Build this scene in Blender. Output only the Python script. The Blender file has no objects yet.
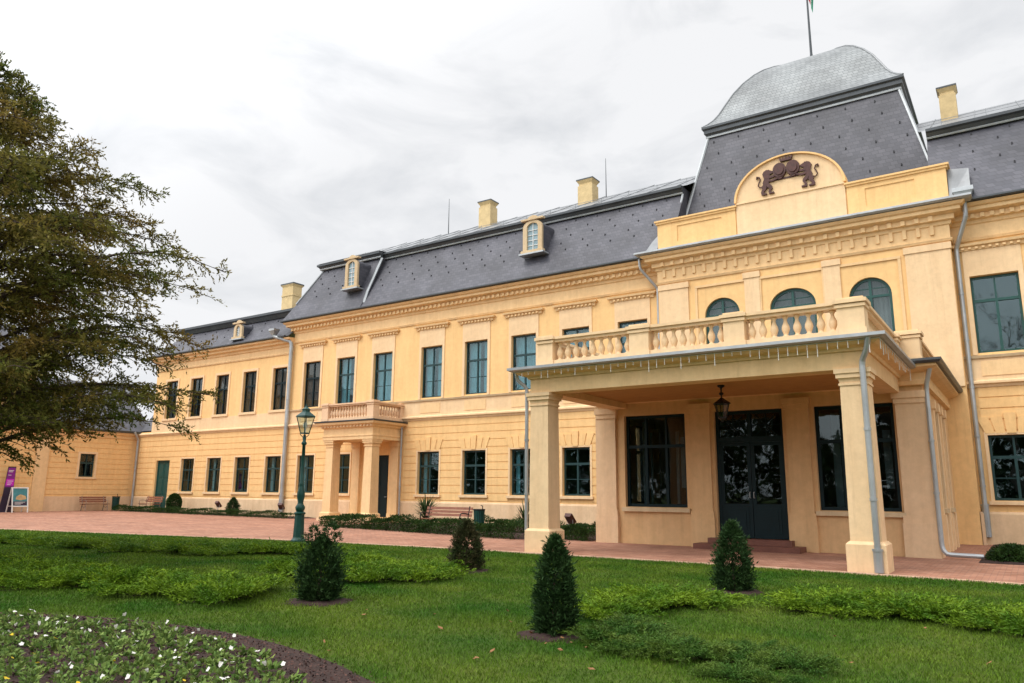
import bpy, bmesh, math, random
import numpy as np
from mathutils import Vector, Matrix, Euler, noise

R = random.Random(7)
RN = np.random.default_rng(7)
PI = math.pi
scene = bpy.context.scene
col = scene.collection

# ------------------------------------------------------------------ camera
cam_d = bpy.data.cameras.new('camera')
cam = bpy.data.objects.new('camera', cam_d)
col.objects.link(cam)
scene.camera = cam
FW = Vector((-0.55105108, 0.81134528, 0.19509366))
RT = Vector((0.82810471, 0.56051676, 0.00797241))
UP = Vector((0.10288488, -0.16595118, 0.98075221))
CAM = Vector((0, -30, 1.581))
m = Matrix((RT, UP, -FW)).transposed().to_4x4()
m.translation = CAM
cam.matrix_world = m
cam_d.sensor_width = 36
cam_d.lens = 755.0 / 1024 * 36
cam_d.clip_start = 0.1
cam_d.clip_end = 5000

# ------------------------------------------------------------------ sky, sun, exposure
w = bpy.data.worlds.new('World')
scene.world = w
w.use_nodes = True
nt = w.node_tree
nt.nodes.clear()
SUN_EL, SUN_AZ = math.radians(58), math.radians(205)     # azimuth clockwise from +y
SD = Vector((math.sin(SUN_AZ) * math.cos(SUN_EL), math.cos(SUN_AZ) * math.cos(SUN_EL), math.sin(SUN_EL)))


def N(t, **kw):
    n = nt.nodes.new(t)
    for k, v in kw.items():
        setattr(n, k, v)
    return n


sky = N('ShaderNodeTexSky', sky_type='NISHITA', sun_disc=False, sun_elevation=SUN_EL, sun_rotation=SUN_AZ)
tc = N('ShaderNodeTexCoord')
mp = N('ShaderNodeMapping')
mp.inputs['Scale'].default_value = (1.0, 1.0, 2.4)
nt.links.new(tc.outputs['Generated'], mp.inputs['Vector'])
nz = N('ShaderNodeTexNoise')
nz.inputs['Scale'].default_value = 4.2
nz.inputs['Detail'].default_value = 9
nz.inputs['Roughness'].default_value = 0.56
nz.inputs['Distortion'].default_value = 0.5
nt.links.new(mp.outputs['Vector'], nz.inputs['Vector'])
cr = N('ShaderNodeValToRGB')
cr.color_ramp.elements[0].position = 0.27
cr.color_ramp.elements[0].color = (0.70, 0.72, 0.75, 1)
cr.color_ramp.elements[1].position = 0.53
cr.color_ramp.elements[1].color = (0.93, 0.935, 0.95, 1)
nt.links.new(nz.outputs['Fac'], cr.inputs['Fac'])
# the overcast is brighter round the veiled sun (behind the photographer) than over the palace
vm = N('ShaderNodeVectorMath', operation='DOT_PRODUCT')
vm.inputs[1].default_value = SD
nt.links.new(tc.outputs['Generated'], vm.inputs[0])
mr = N('ShaderNodeMapRange', interpolation_type='SMOOTHSTEP')
mr.inputs['From Min'].default_value = 0.15
mr.inputs['From Max'].default_value = 1.0
mr.inputs['To Min'].default_value = 1.0
mr.inputs['To Max'].default_value = 2.75
nt.links.new(vm.outputs['Value'], mr.inputs['Value'])
mul = N('ShaderNodeVectorMath', operation='SCALE')
nt.links.new(cr.outputs['Color'], mul.inputs[0])
nt.links.new(mr.outputs['Result'], mul.inputs['Scale'])
bg1 = N('ShaderNodeBackground')
bg1.inputs['Strength'].default_value = 0.05
nt.links.new(sky.outputs['Color'], bg1.inputs['Color'])
bg2 = N('ShaderNodeBackground')
bg2.inputs['Strength'].default_value = 1.0
nt.links.new(mul.outputs['Vector'], bg2.inputs['Color'])
mx = N('ShaderNodeMixShader')
mx.inputs['Fac'].default_value = 0.93
nt.links.new(bg1.outputs[0], mx.inputs[1])
nt.links.new(bg2.outputs[0], mx.inputs[2])
out = N('ShaderNodeOutputWorld')
nt.links.new(mx.outputs[0], out.inputs['Surface'])

sd = bpy.data.lights.new('sun', 'SUN')
sd.energy = 1.4
sd.angle = math.radians(24)
sd.color = (1.0, 0.96, 0.9)
sun = bpy.data.objects.new('sun', sd)
col.objects.link(sun)
sun.rotation_euler = SD.to_track_quat('Z', 'Y').to_euler()

vs = scene.view_settings
vs.view_transform = 'Standard'
vs.look = 'None'
vs.gamma = 1
vs.use_curve_mapping = False
vs.exposure = 0.07


# ------------------------------------------------------------------ materials
class NT:
    def __init__(s, mat):
        s.t = mat.node_tree
        s.b = s.t.nodes['Principled BSDF']

    def n(s, t, ins=None, **kw):
        nd = s.t.nodes.new(t)
        for k, v in kw.items():
            setattr(nd, k, v)
        for k, v in (ins or {}).items():
            if isinstance(v, tuple) and len(v) == 2 and hasattr(v[0], 'outputs'):
                s.t.links.new(v[0].outputs[v[1]], nd.inputs[k])
            else:
                nd.inputs[k].default_value = v
        return nd

    def link(s, a, o, b, i):
        s.t.links.new(a.outputs[o], b.inputs[i])


def newmat(name, rough=0.6, metal=0.0, spec=0.5):
    mt = bpy.data.materials.new(name)
    mt.use_nodes = True
    h = NT(mt)
    h.b.inputs['Roughness'].default_value = rough
    h.b.inputs['Metallic'].default_value = metal
    h.b.inputs['Specular IOR Level'].default_value = spec
    return mt, h


def c4(c):
    return (c[0], c[1], c[2], 1)


def mat(name, c, rough=0.7, var=0.08, scale=1.5, bump=0.0, bscale=40, metal=0.0, spec=0.4, c2=None, island=0.0, detail=5):
    """base colour with weathering noise between c*(1-var) and c*(1+var) (or c and c2)"""
    mt, h = newmat(name, rough, metal, spec)
    tcn = h.n('ShaderNodeTexCoord')
    no = h.n('ShaderNodeTexNoise', {'Vector': (tcn, 'Object'), 'Scale': scale, 'Detail': detail, 'Roughness': 0.65})
    a = tuple(min(1, x * (1 - var)) for x in c)
    b = c2 or tuple(min(1, x * (1 + var)) for x in c)
    rp = h.n('ShaderNodeMapRange', {'Value': (no, 'Fac'), 'From Min': 0.3, 'From Max': 0.7})
    mixn = h.n('ShaderNodeMix', {0: (rp, 'Result'), 6: c4(a), 7: c4(b)}, data_type='RGBA')
    last = (mixn, 2)
    if island:
        g = h.n('ShaderNodeNewGeometry')
        mr2 = h.n('ShaderNodeMapRange', {'Value': (g, 'Random Per Island'), 'To Min': 1 - island, 'To Max': 1 + island})
        hs = h.n('ShaderNodeHueSaturation', {'Color': last, 'Value': (mr2, 'Result')})
        last = (hs, 'Color')
    h.link(last[0], last[1], h.b, 'Base Color')
    if bump:
        nb = h.n('ShaderNodeTexNoise', {'Vector': (tcn, 'Object'), 'Scale': bscale, 'Detail': 4})
        bp = h.n('ShaderNodeBump', {'Height': (nb, 'Fac'), 'Strength': bump, 'Distance': 0.02})
        h.link(bp, 'Normal', h.b, 'Normal')
    return mt


def plaster(name, c, var=0.06):
    """painted render: broad tone drift, rain streaks, fine grain"""
    mt, h = newmat(name, 0.85, 0, 0.25)
    tcn = h.n('ShaderNodeTexCoord')
    n1 = h.n('ShaderNodeTexNoise', {'Vector': (tcn, 'Object'), 'Scale': 0.45, 'Detail': 6, 'Roughness': 0.7})
    mpn = h.n('ShaderNodeMapping', {'Vector': (tcn, 'Object'), 'Scale': (2.2, 2.2, 0.16)})
    n2 = h.n('ShaderNodeTexNoise', {'Vector': (mpn, 'Vector'), 'Scale': 1.6, 'Detail': 5, 'Roughness': 0.6})
    add = h.n('ShaderNodeMath', {0: (n1, 'Fac'), 1: (n2, 'Fac')}, operation='ADD')
    rp = h.n('ShaderNodeMapRange', {'Value': (add, 'Value'), 'From Min': 0.65, 'From Max': 1.35})
    a = (c[0] * (1 - var), c[1] * (1 - var * 1.5), c[2] * (1 - var * 2.0))
    b = tuple(min(1, x * (1 + var)) for x in c)
    mixn = h.n('ShaderNodeMix', {0: (rp, 'Result'), 6: c4(a), 7: c4(b)}, data_type='RGBA')
    n3 = h.n('ShaderNodeTexNoise', {'Vector': (tcn, 'Object'), 'Scale': 4.5, 'Detail': 8, 'Roughness': 0.75})
    r3 = h.n('ShaderNodeMapRange', {'Value': (n3, 'Fac'), 'From Min': 0.30, 'From Max': 0.70, 'To Min': 0.90, 'To Max': 1.07})
    h3 = h.n('ShaderNodeHueSaturation', {'Color': (mixn, 2), 'Value': (r3, 'Result')})
    mp4 = h.n('ShaderNodeMapping', {'Vector': (tcn, 'Object'), 'Scale': (5.0, 5.0, 0.30)})
    n4 = h.n('ShaderNodeTexNoise', {'Vector': (mp4, 'Vector'), 'Scale': 1.3, 'Detail': 7, 'Roughness': 0.7})
    r4 = h.n('ShaderNodeMapRange', {'Value': (n4, 'Fac'), 'From Min': 0.56, 'From Max': 0.78, 'To Min': 0.0, 'To Max': 0.42})
    m4 = h.n('ShaderNodeMix', {0: (r4, 'Result'), 6: (h3, 'Color'), 7: (c[0] * .62, c[1] * .55, c[2] * .55, 1)}, data_type='RGBA')
    h.link(m4, 2, h.b, 'Base Color')
    nb = h.n('ShaderNodeTexNoise', {'Vector': (tcn, 'Object'), 'Scale': 30, 'Detail': 6})
    bp = h.n('ShaderNodeBump', {'Height': (nb, 'Fac'), 'Strength': 0.18, 'Distance': 0.01})
    h.link(bp, 'Normal', h.b, 'Normal')
    return mt


def slate(name, ca, cb, cm, bw, bh, rough=0.5, bump=0.5):
    mt, h = newmat(name, rough, 0, 0.5)
    tcn = h.n('ShaderNodeTexCoord')
    sp = h.n('ShaderNodeSeparateXYZ', {0: (tcn, 'Object')})
    ad = h.n('ShaderNodeMath', {0: (sp, 'X'), 1: (sp, 'Y')}, operation='ADD')
    cb_ = h.n('ShaderNodeCombineXYZ', {'X': (ad, 'Value'), 'Y': (sp, 'Z')})
    br = h.n('ShaderNodeTexBrick', {'Vector': (cb_, 'Vector'), 'Color1': c4(ca), 'Color2': c4(cb), 'Mortar': c4(cm), 'Scale': 1.0,
                                   'Mortar Size': 0.012, 'Mortar Smooth': 0.3, 'Brick Width': bw, 'Row Height': bh})
    no = h.n('ShaderNodeTexNoise', {'Vector': (tcn, 'Object'), 'Scale': 0.6, 'Detail': 6})
    rp = h.n('ShaderNodeMapRange', {'Value': (no, 'Fac'), 'From Min': 0.3, 'From Max': 0.7, 'To Min': 0.72, 'To Max': 1.28})
    hs = h.n('ShaderNodeHueSaturation', {'Color': (br, 'Color'), 'Value': (rp, 'Result')})
    h.link(hs, 'Color', h.b, 'Base Color')
    bp = h.n('ShaderNodeBump', {'Height': (br, 'Fac'), 'Strength': bump, 'Distance': 0.015}, invert=True)
    h.link(bp, 'Normal', h.b, 'Normal')
    return mt


def glassmat(name, tint, through=0.7, ior=1.55):
    """window glass: reflects by angle, lets the room show through a tint"""
    mt = bpy.data.materials.new(name)
    mt.use_nodes = True
    t = mt.node_tree
    t.nodes.clear()
    o = t.nodes.new('ShaderNodeOutputMaterial')
    tr = t.nodes.new('ShaderNodeBsdfTransparent')
    tr.inputs[0].default_value = c4(tint)
    gl = t.nodes.new('ShaderNodeBsdfGlossy')
    gl.inputs['Roughness'].default_value = 0.02
    gl.inputs['Color'].default_value = (0.86, 0.97, 1.0, 1)
    # Schlick reflectance from the view angle, the same on both faces of the sheet
    ge = t.nodes.new('ShaderNodeNewGeometry')
    dt = t.nodes.new('ShaderNodeVectorMath')
    dt.operation = 'DOT_PRODUCT'
    t.links.new(ge.outputs['Incoming'], dt.inputs[0])
    t.links.new(ge.outputs['Normal'], dt.inputs[1])
    ab = t.nodes.new('ShaderNodeMath')
    ab.operation = 'ABSOLUTE'
    t.links.new(dt.outputs['Value'], ab.inputs[0])
    om = t.nodes.new('ShaderNodeMath')
    om.operation = 'SUBTRACT'
    om.inputs[0].default_value = 1.0
    t.links.new(ab.outputs[0], om.inputs[1])
    pw = t.nodes.new('ShaderNodeMath')
    pw.operation = 'POWER'
    pw.inputs[1].default_value = 5.0
    t.links.new(om.outputs[0], pw.inputs[0])
    f0 = ((ior - 1) / (ior + 1)) ** 2
    fr = t.nodes.new('ShaderNodeMapRange')
    fr.inputs['To Min'].default_value = f0
    fr.inputs['To Max'].default_value = 1.0
    t.links.new(pw.outputs[0], fr.inputs['Value'])
    tcn = t.nodes.new('ShaderNodeTexCoord')
    no = t.nodes.new('ShaderNodeTexNoise')
    no.inputs['Scale'].default_value = 2.3
    no.inputs['Detail'].default_value = 1
    t.links.new(tcn.outputs['Object'], no.inputs['Vector'])
    bp = t.nodes.new('ShaderNodeBump')
    bp.inputs['Strength'].default_value = 0.05
    bp.inputs['Distance'].default_value = 0.05
    t.links.new(no.outputs['Fac'], bp.inputs['Height'])
    t.links.new(bp.outputs[0], gl.inputs['Normal'])
    mxs = t.nodes.new('ShaderNodeMixShader')
    t.links.new(fr.outputs[0], mxs.inputs[0])
    t.links.new(tr.outputs[0], mxs.inputs[1])
    t.links.new(gl.outputs[0], mxs.inputs[2])
    t.links.new(mxs.outputs[0], o.inputs[0])
    return mt


def leafmat(name, ca, cb, island=0.35, rough=0.55, trans=0.25, scale=1.2):
    mt = bpy.data.materials.new(name)
    mt.use_nodes = True
    h = NT(mt)
    h.b.inputs['Roughness'].default_value = rough
    h.b.inputs['Specular IOR Level'].default_value = 0.12
    tcn = h.n('ShaderNodeTexCoord')
    no = h.n('ShaderNodeTexNoise', {'Vector': (tcn, 'Object'), 'Scale': scale, 'Detail': 4})
    rp = h.n('ShaderNodeMapRange', {'Value': (no, 'Fac'), 'From Min': 0.32, 'From Max': 0.68})
    mixn = h.n('ShaderNodeMix', {0: (rp, 'Result'), 6: c4(ca), 7: c4(cb)}, data_type='RGBA')
    g = h.n('ShaderNodeNewGeometry')
    mr2 = h.n('ShaderNodeMapRange', {'Value': (g, 'Random Per Island'), 'To Min': 1 - island, 'To Max': 1 + island})
    hs = h.n('ShaderNodeHueSaturation', {'Color': (mixn, 2), 'Value': (mr2, 'Result')})
    h.link(hs, 'Color', h.b, 'Base Color')
    tl = h.n('ShaderNodeBsdfTranslucent', {'Color': (hs, 'Color')})
    ms = h.n('ShaderNodeMixShader', {0: trans, 1: (h.b, 'BSDF'), 2: (tl, 'BSDF')})
    o = h.t.nodes['Material Output']
    h.link(ms, 0, o, 'Surface')
    return mt


M = {}
M['yellow'] = plaster('yellow_render', (0.84, 0.555, 0.255), 0.085)
M['cream'] = plaster('cream_render', (0.80, 0.56, 0.30), 0.09)
M['pale'] = plaster('pale_render', (0.805, 0.585, 0.35), 0.08)
M['pink'] = plaster('pink_cream_render', (0.77, 0.535, 0.345), 0.06)
M['plinth'] = plaster('plinth_render', (0.73, 0.53, 0.335), 0.11)
M['ceiling'] = plaster('shaded_ceiling', (0.46, 0.25, 0.085), 0.1)  # yellow render taken darker, the porch shade is put into the colour
M['vest'] = plaster('shaded_ochre_render', (0.68, 0.45, 0.235), 0.1)  # ochre walls, with some of the porch shade painted into the tone
M['groove'] = plaster('groove_render', (0.60, 0.35, 0.12), 0.06)
M['slate'] = slate('dark_slate', (0.053, 0.054, 0.068), (0.084, 0.083, 0.100), (0.046, 0.046, 0.057), 0.26, 0.17, 0.55, 0.22)
M['domeslate'] = slate('grey_scale_slate', (0.205, 0.22, 0.225), (0.265, 0.28, 0.285), (0.125, 0.135, 0.14), 0.22, 0.17, 0.5, 0.45)
M['sheet'] = mat('grey_roof_sheet', (0.24, 0.25, 0.26), 0.4, 0.25, 0.8, 0.1, 5, 0.3)
M['darkmetal'] = mat('dark_zinc', (0.07, 0.078, 0.085), 0.45, 0.2, 1.2, 0.05, 9, 0.3)
M['zinc'] = mat('pale_zinc', (0.40, 0.42, 0.43), 0.42, 0.18, 1.4, 0.08, 8, 0.55)
M['hook'] = mat('snow_hook', (0.02, 0.02, 0.025), 0.6)
M['teal'] = mat('dark_teal_paint', (0.008, 0.040, 0.042), 0.45, 0.15, 3)
M['tealgreen'] = mat('green_teal_paint', (0.012, 0.070, 0.060), 0.45, 0.15, 3)
M['blackteal'] = mat('black_teal_paint', (0.003, 0.015, 0.019), 0.5, 0.15, 3, spec=0.22)
M['glass'] = glassmat('window_glass', (0.70, 0.88, 0.90), 0.7, 1.6)
M['darkglass'] = glassmat('clear_dark_glass', (0.62, 0.66, 0.66), 0.7, 1.5)
M['curtain'] = mat('pale_curtain', (0.27, 0.37, 0.41), 0.9, 0.15, 4)
M['brownshutter'] = mat('brown_shutter', (0.40, 0.26, 0.19), 0.7, 0.2, 6)
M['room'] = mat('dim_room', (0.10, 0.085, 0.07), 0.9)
M['iron'] = mat('green_cast_iron', (0.008, 0.055, 0.045), 0.4, 0.25, 6, 0.1, 25)
M['blackiron'] = mat('black_iron', (0.012, 0.012, 0.013), 0.45, 0.2, 5)
M['bronze'] = mat('brown_bronze', (0.075, 0.026, 0.020), 0.5, 0.3, 9, 0.15, 20)
M['wood'] = mat('red_brown_wood', (0.23, 0.085, 0.045), 0.55, 0.25, 7, 0.15, 30)
M['greywood'] = mat('grey_wood', (0.30, 0.22, 0.17), 0.7, 0.25, 7)
M['whitepaint'] = mat('white_paint', (0.75, 0.74, 0.72), 0.5, 0.05, 3)
M['brick'] = mat('chimney_brick', (0.64, 0.48, 0.25), 0.85, 0.15, 3, 0.3, 20)
M['stone'] = plaster('dormer_stone', (0.60, 0.47, 0.30), 0.12)
M['redstep'] = mat('red_tile_step', (0.17, 0.066, 0.045), 0.6, 0.2, 3, 0.1, 15)
M['soil'] = mat('dark_soil', (0.036, 0.018, 0.014), 0.95, 0.45, 7, 0.9, 26)
M['crumb'] = mat('bark_crumb', (0.085, 0.043, 0.034), 0.95, 0.2, 3, 0.4, 30, island=.6)
M['bark'] = mat('brown_bark', (0.075, 0.050, 0.036), 0.9, 0.35, 4, 0.6, 14)
M['twig'] = mat('grey_twig', (0.085, 0.062, 0.050), 0.9, 0.3, 4)
M['yew'] = leafmat('yew_leaf', (0.090, 0.130, 0.025), (0.240, 0.160, 0.040), 0.55, 0.55, 0.42, 0.6)
M['juniper'] = leafmat('juniper_leaf', (0.048, 0.128, 0.008), (0.170, 0.262, 0.015), 0.4, 0.5, 0.2, 1.5)
M['junidark'] = leafmat('dull_juniper_leaf', (0.030, 0.095, 0.012), (0.095, 0.150, 0.022), 0.45, 0.5, 0.2, 1.5)
M['junishade'] = leafmat('shaded_juniper_leaf', (0.030, 0.040, 0.012), (0.050, 0.036, 0.018), 0.4, 0.7, 0.1, 3)  # dark brown-green for painted shade low inside the junipers
M['spruce'] = leafmat('dwarf_spruce_leaf', (0.016, 0.042, 0.012), (0.040, 0.082, 0.024), 0.45, 0.6, 0.1, 3)
M['thuja'] = leafmat('brownish_conifer_leaf', (0.024, 0.046, 0.014), (0.078, 0.062, 0.028), 0.45, 0.6, 0.1, 3)
M['box'] = leafmat('box_leaf', (0.018, 0.045, 0.011), (0.042, 0.085, 0.019), 0.45, 0.5, 0.12, 2.2)
M['yucca'] = leafmat('yucca_leaf', (0.035, 0.065, 0.022), (0.07, 0.10, 0.035), 0.35, 0.5, 0.1, 2)
M['pansyleaf'] = leafmat('pansy_leaf', (0.055, 0.140, 0.028), (0.270, 0.330, 0.085), 0.45, 0.5, 0.2, 6)
M['white'] = leafmat('white_petal', (0.80, 0.78, 0.70), (0.85, 0.83, 0.80), 0.08, 0.6, 0.2, 6)
M['gold'] = leafmat('yellow_petal', (0.75, 0.52, 0.03), (0.80, 0.60, 0.06), 0.1, 0.6, 0.2, 6)
M['deadleaf'] = mat('tan_dead_leaf', (0.30, 0.14, 0.06), 0.8, 0.3, 5)
M['grass'] = leafmat('grass_blade', (0.040, 0.124, 0.010), (0.135, 0.205, 0.021), 0.5, 0.5, 0.25, 0.55)
M['flaggreen'] = mat('green_cloth', (0.02, 0.22, 0.13), 0.8)
M['flagred'] = mat('red_cloth', (0.42, 0.03, 0.04), 0.8)
M['purple'] = mat('purple_print', (0.20, 0.012, 0.22), 0.5, 0.1)
M['magenta'] = mat('magenta_print', (0.55, 0.02, 0.50), 0.5, 0.05)
M['poster'] = mat('teal_print', (0.05, 0.20, 0.22), 0.5, 0.4, 3)
M['posterwarm'] = mat('warm_print', (0.50, 0.33, 0.16), 0.5, 0.3, 5)
M['darkprint'] = mat('dark_print', (0.035, 0.022, 0.045), 0.5, 0.2)


def groundmats():
    # lawn: several greens in patches, darker thatch between
    mt, h = newmat('lawn_turf', 0.9, 0, 0.15)
    tcn = h.n('ShaderNodeTexCoord')
    n1 = h.n('ShaderNodeTexNoise', {'Vector': (tcn, 'Object'), 'Scale': 0.55, 'Detail': 7, 'Roughness': 0.68})
    n2 = h.n('ShaderNodeTexNoise', {'Vector': (tcn, 'Object'), 'Scale': 22.0, 'Detail': 6, 'Roughness': 0.75})
    rp = h.n('ShaderNodeMapRange', {'Value': (n1, 'Fac'), 'From Min': 0.34, 'From Max': 0.66})
    mixa = h.n('ShaderNodeMix', {0: (rp, 'Result'), 6: (0.034, 0.085, 0.009, 1), 7: (0.105, 0.135, 0.020, 1)}, data_type='RGBA')
    r2 = h.n('ShaderNodeMapRange', {'Value': (n2, 'Fac'), 'From Min': 0.35, 'From Max': 0.65, 'To Min': 0.55, 'To Max': 1.25})
    hs = h.n('ShaderNodeHueSaturation', {'Color': (mixa, 2), 'Value': (r2, 'Result')})
    h.link(hs, 'Color', h.b, 'Base Color')
    bp = h.n('ShaderNodeBump', {'Height': (n2, 'Fac'), 'Strength': 0.6, 'Distance': 0.03})
    h.link(bp, 'Normal', h.b, 'Normal')
    M['lawn'] = mt
    # pinkish paving: small setts with worn variation
    mt, h = newmat('pink_paving', 0.85, 0, 0.25)
    tcn = h.n('ShaderNodeTexCoord')
    br = h.n('ShaderNodeTexBrick', {'Vector': (tcn, 'Object'), 'Color1': (0.34, 0.155, 0.095, 1), 'Color2': (0.47, 0.25, 0.17, 1),
                                   'Mortar': (0.25, 0.14, 0.10, 1), 'Scale': 1.0, 'Mortar Size': 0.009, 'Brick Width': 0.22, 'Row Height': 0.11})
    no = h.n('ShaderNodeTexNoise', {'Vector': (tcn, 'Object'), 'Scale': 0.7, 'Detail': 7, 'Roughness': 0.7})
    r2 = h.n('ShaderNodeMapRange', {'Value': (no, 'Fac'), 'From Min': 0.3, 'From Max': 0.7, 'To Min': 0.66, 'To Max': 1.2})
    hs = h.n('ShaderNodeHueSaturation', {'Color': (br, 'Color'), 'Value': (r2, 'Result')})
    h.link(hs, 'Color', h.b, 'Base Color')
    bp = h.n('ShaderNodeBump', {'Height': (br, 'Fac'), 'Strength': 0.4, 'Distance': 0.006}, invert=True)
    h.link(bp, 'Normal', h.b, 'Normal')
    M['paving'] = mt


groundmats()


# ------------------------------------------------------------------ mesh building
class MB:
    def __init__(s):
        s.v, s.f, s.mi = [], [], []

    def add(s, vs_, fs, mi=0):
        o = len(s.v)
        s.v += [tuple(p) for p in vs_]
        s.f += [tuple(i + o for i in f) for f in fs]
        s.mi += [mi] * len(fs)

    def box(s, x0, x1, y0, y1, z0, z1, mi=0):
        s.add([(x0, y0, z0), (x1, y0, z0), (x1, y1, z0), (x0, y1, z0), (x0, y0, z1), (x1, y0, z1), (x1, y1, z1), (x0, y1, z1)],
              [(0, 3, 2, 1), (4, 5, 6, 7), (0, 1, 5, 4), (1, 2, 6, 5), (2, 3, 7, 6), (3, 0, 4, 7)], mi)

    def quad(s, a, b, c, d, mi=0):
        s.add([a, b, c, d], [(0, 1, 2, 3)], mi)

    def frust(s, cx, cy, z0, z1, a0, b0, a1, b1, mi=0):
        """tapered block: half sizes a (x), b (y) at z0 and z1"""
        s.add([(cx - a0, cy - b0, z0), (cx + a0, cy - b0, z0), (cx + a0, cy + b0, z0), (cx - a0, cy + b0, z0),
               (cx - a1, cy - b1, z1), (cx + a1, cy - b1, z1), (cx + a1, cy + b1, z1), (cx - a1, cy + b1, z1)],
              [(0, 3, 2, 1), (4, 5, 6, 7), (0, 1, 5, 4), (1, 2, 6, 5), (2, 3, 7, 6), (3, 0, 4, 7)], mi)

    def lathe(s, cx, cy, prof, n=12, mi=0, rot=0.0):
        vs_, fs = [], []
        for r, z in prof:
            for i in range(n):
                a = 2 * PI * i / n + rot
                vs_.append((cx + r * math.cos(a), cy + r * math.sin(a), z))
        for j in range(len(prof) - 1):
            for i in range(n):
                k = (i + 1) % n
                fs.append((j * n + i, j * n + k, (j + 1) * n + k, (j + 1) * n + i))
        fs.append(tuple(range(n - 1, -1, -1)))
        fs.append(tuple((len(prof) - 1) * n + i for i in range(n)))
        s.add(vs_, fs, mi)

    def tube(s, pts, r, n=8, mi=0, cap=True):
        pts = [Vector(p) for p in pts]
        rs = r if isinstance(r, (list, tuple)) else [r] * len(pts)
        vs_, fs = [], []
        pu = None
        for i, p in enumerate(pts):
            a = pts[max(0, i - 1)]
            b = pts[min(len(pts) - 1, i + 1)]
            d = (b - a).normalized()
            if pu is None:
                u = d.orthogonal().normalized()
            else:
                u = (pu - d * pu.dot(d))
                u = u.normalized() if u.length > 1e-6 else d.orthogonal().normalized()
            pu = u
            v = d.cross(u)
            for k in range(n):
                t = 2 * PI * k / n
                vs_.append(p + (u * math.cos(t) + v * math.sin(t)) * rs[i])
        for i in range(len(pts) - 1):
            for k in range(n):
                q = (k + 1) % n
                fs.append((i * n + k, i * n + q, (i + 1) * n + q, (i + 1) * n + k))
        if cap:
            fs.append(tuple(range(n - 1, -1, -1)))
            fs.append(tuple((len(pts) - 1) * n + k for k in range(n)))
        s.add(vs_, fs, mi)

    def prism(s, poly, f, d0, d1, mi=0):
        """poly of (u,v); f(u,v,d) -> xyz; extruded from d0 to d1"""
        n = len(poly)
        vs_ = [f(u, v, d0) for u, v in poly] + [f(u, v, d1) for u, v in poly]
        fs = [tuple(range(n)), tuple(range(2 * n - 1, n - 1, -1))]
        for i in range(n):
            k = (i + 1) % n
            fs.append((i, k, n + k, n + i))
        s.add(vs_, fs, mi)

    def sweep(s, path, prof, closed=False, mi=0, caps=True):
        """prof of (d outward, z) swept along plan path with mitred corners; outward is to the right of travel"""
        P = [Vector((p[0], p[1])) for p in path]
        n = len(P)
        offs = []
        for i in range(n):
            segs = []
            if closed or i > 0:
                d = (P[i] - P[i - 1]).normalized()
                segs.append(Vector((d.y, -d.x)))
            if closed or i < n - 1:
                d = (P[(i + 1) % n] - P[i]).normalized()
                segs.append(Vector((d.y, -d.x)))
            if len(segs) == 2:
                q = segs[0] + segs[1]
                offs.append(q / max(0.2, (1 + segs[0].dot(segs[1]))))
            else:
                offs.append(segs[0])
        k = len(prof)
        vs_, fs = [], []
        for i in range(n):
            for d, z in prof:
                q = P[i] + offs[i] * d
                vs_.append((q.x, q.y, z))
        for i in range(n if closed else n - 1):
            j = (i + 1) % n
            for a in range(k - 1):
                fs.append((i * k + a, j * k + a, j * k + a + 1, i * k + a + 1))
        if caps and not closed and k > 2:
            fs.append(tuple(range(k)))
            fs.append(tuple((n - 1) * k + a for a in range(k - 1, -1, -1)))
        s.add(vs_, fs, mi)

    def build(s, name, mats, parent=None, smooth=False, origin=None):
        me = bpy.data.meshes.new(name)
        o = origin if origin is not None else (wpos(parent) if parent else Vector((0, 0, 0)))
        if (Vector(o)).length > 0:
            vv = [(x - o[0], y - o[1], z - o[2]) for x, y, z in s.v]
        else:
            vv = s.v
        me.from_pydata(vv, [], s.f)
        for mm in (mats if isinstance(mats, (list, tuple)) else [mats]):
            me.materials.append(mm)
        if any(s.mi):
            me.polygons.foreach_set('material_index', s.mi)
        if smooth:
            me.polygons.foreach_set('use_smooth', [True] * len(me.polygons))
        me.update()
        ob = bpy.data.objects.new(name, me)
        col.objects.link(ob)
        if parent:
            ob.parent = parent
        elif origin is not None:
            ob.location = origin
        return ob


def wpos(o):
    p = Vector((0, 0, 0))
    while o:
        p += o.location
        o = o.parent
    return p


def tag(o, label=None, cat=None, group=None, kind=None):
    if label: o['label'] = label
    if cat: o['category'] = cat
    if group: o['group'] = group
    if kind: o['kind'] = kind
    return o


def empty(name, loc=(0, 0, 0), rz=0.0, label=None, cat=None, group=None):
    e = bpy.data.objects.new(name, None)
    e.location = loc
    e.rotation_euler = (0, 0, rz)
    col.objects.link(e)
    e.empty_display_size = 0.2
    return tag(e, label, cat, group)


KIDS = {}


def copy_tree(o, parent=None):
    c = o.copy()
    col.objects.link(c)
    if parent is not None:
        c.parent = parent
    for ch in o.children:
        copy_tree(ch, c)
    return c


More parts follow.
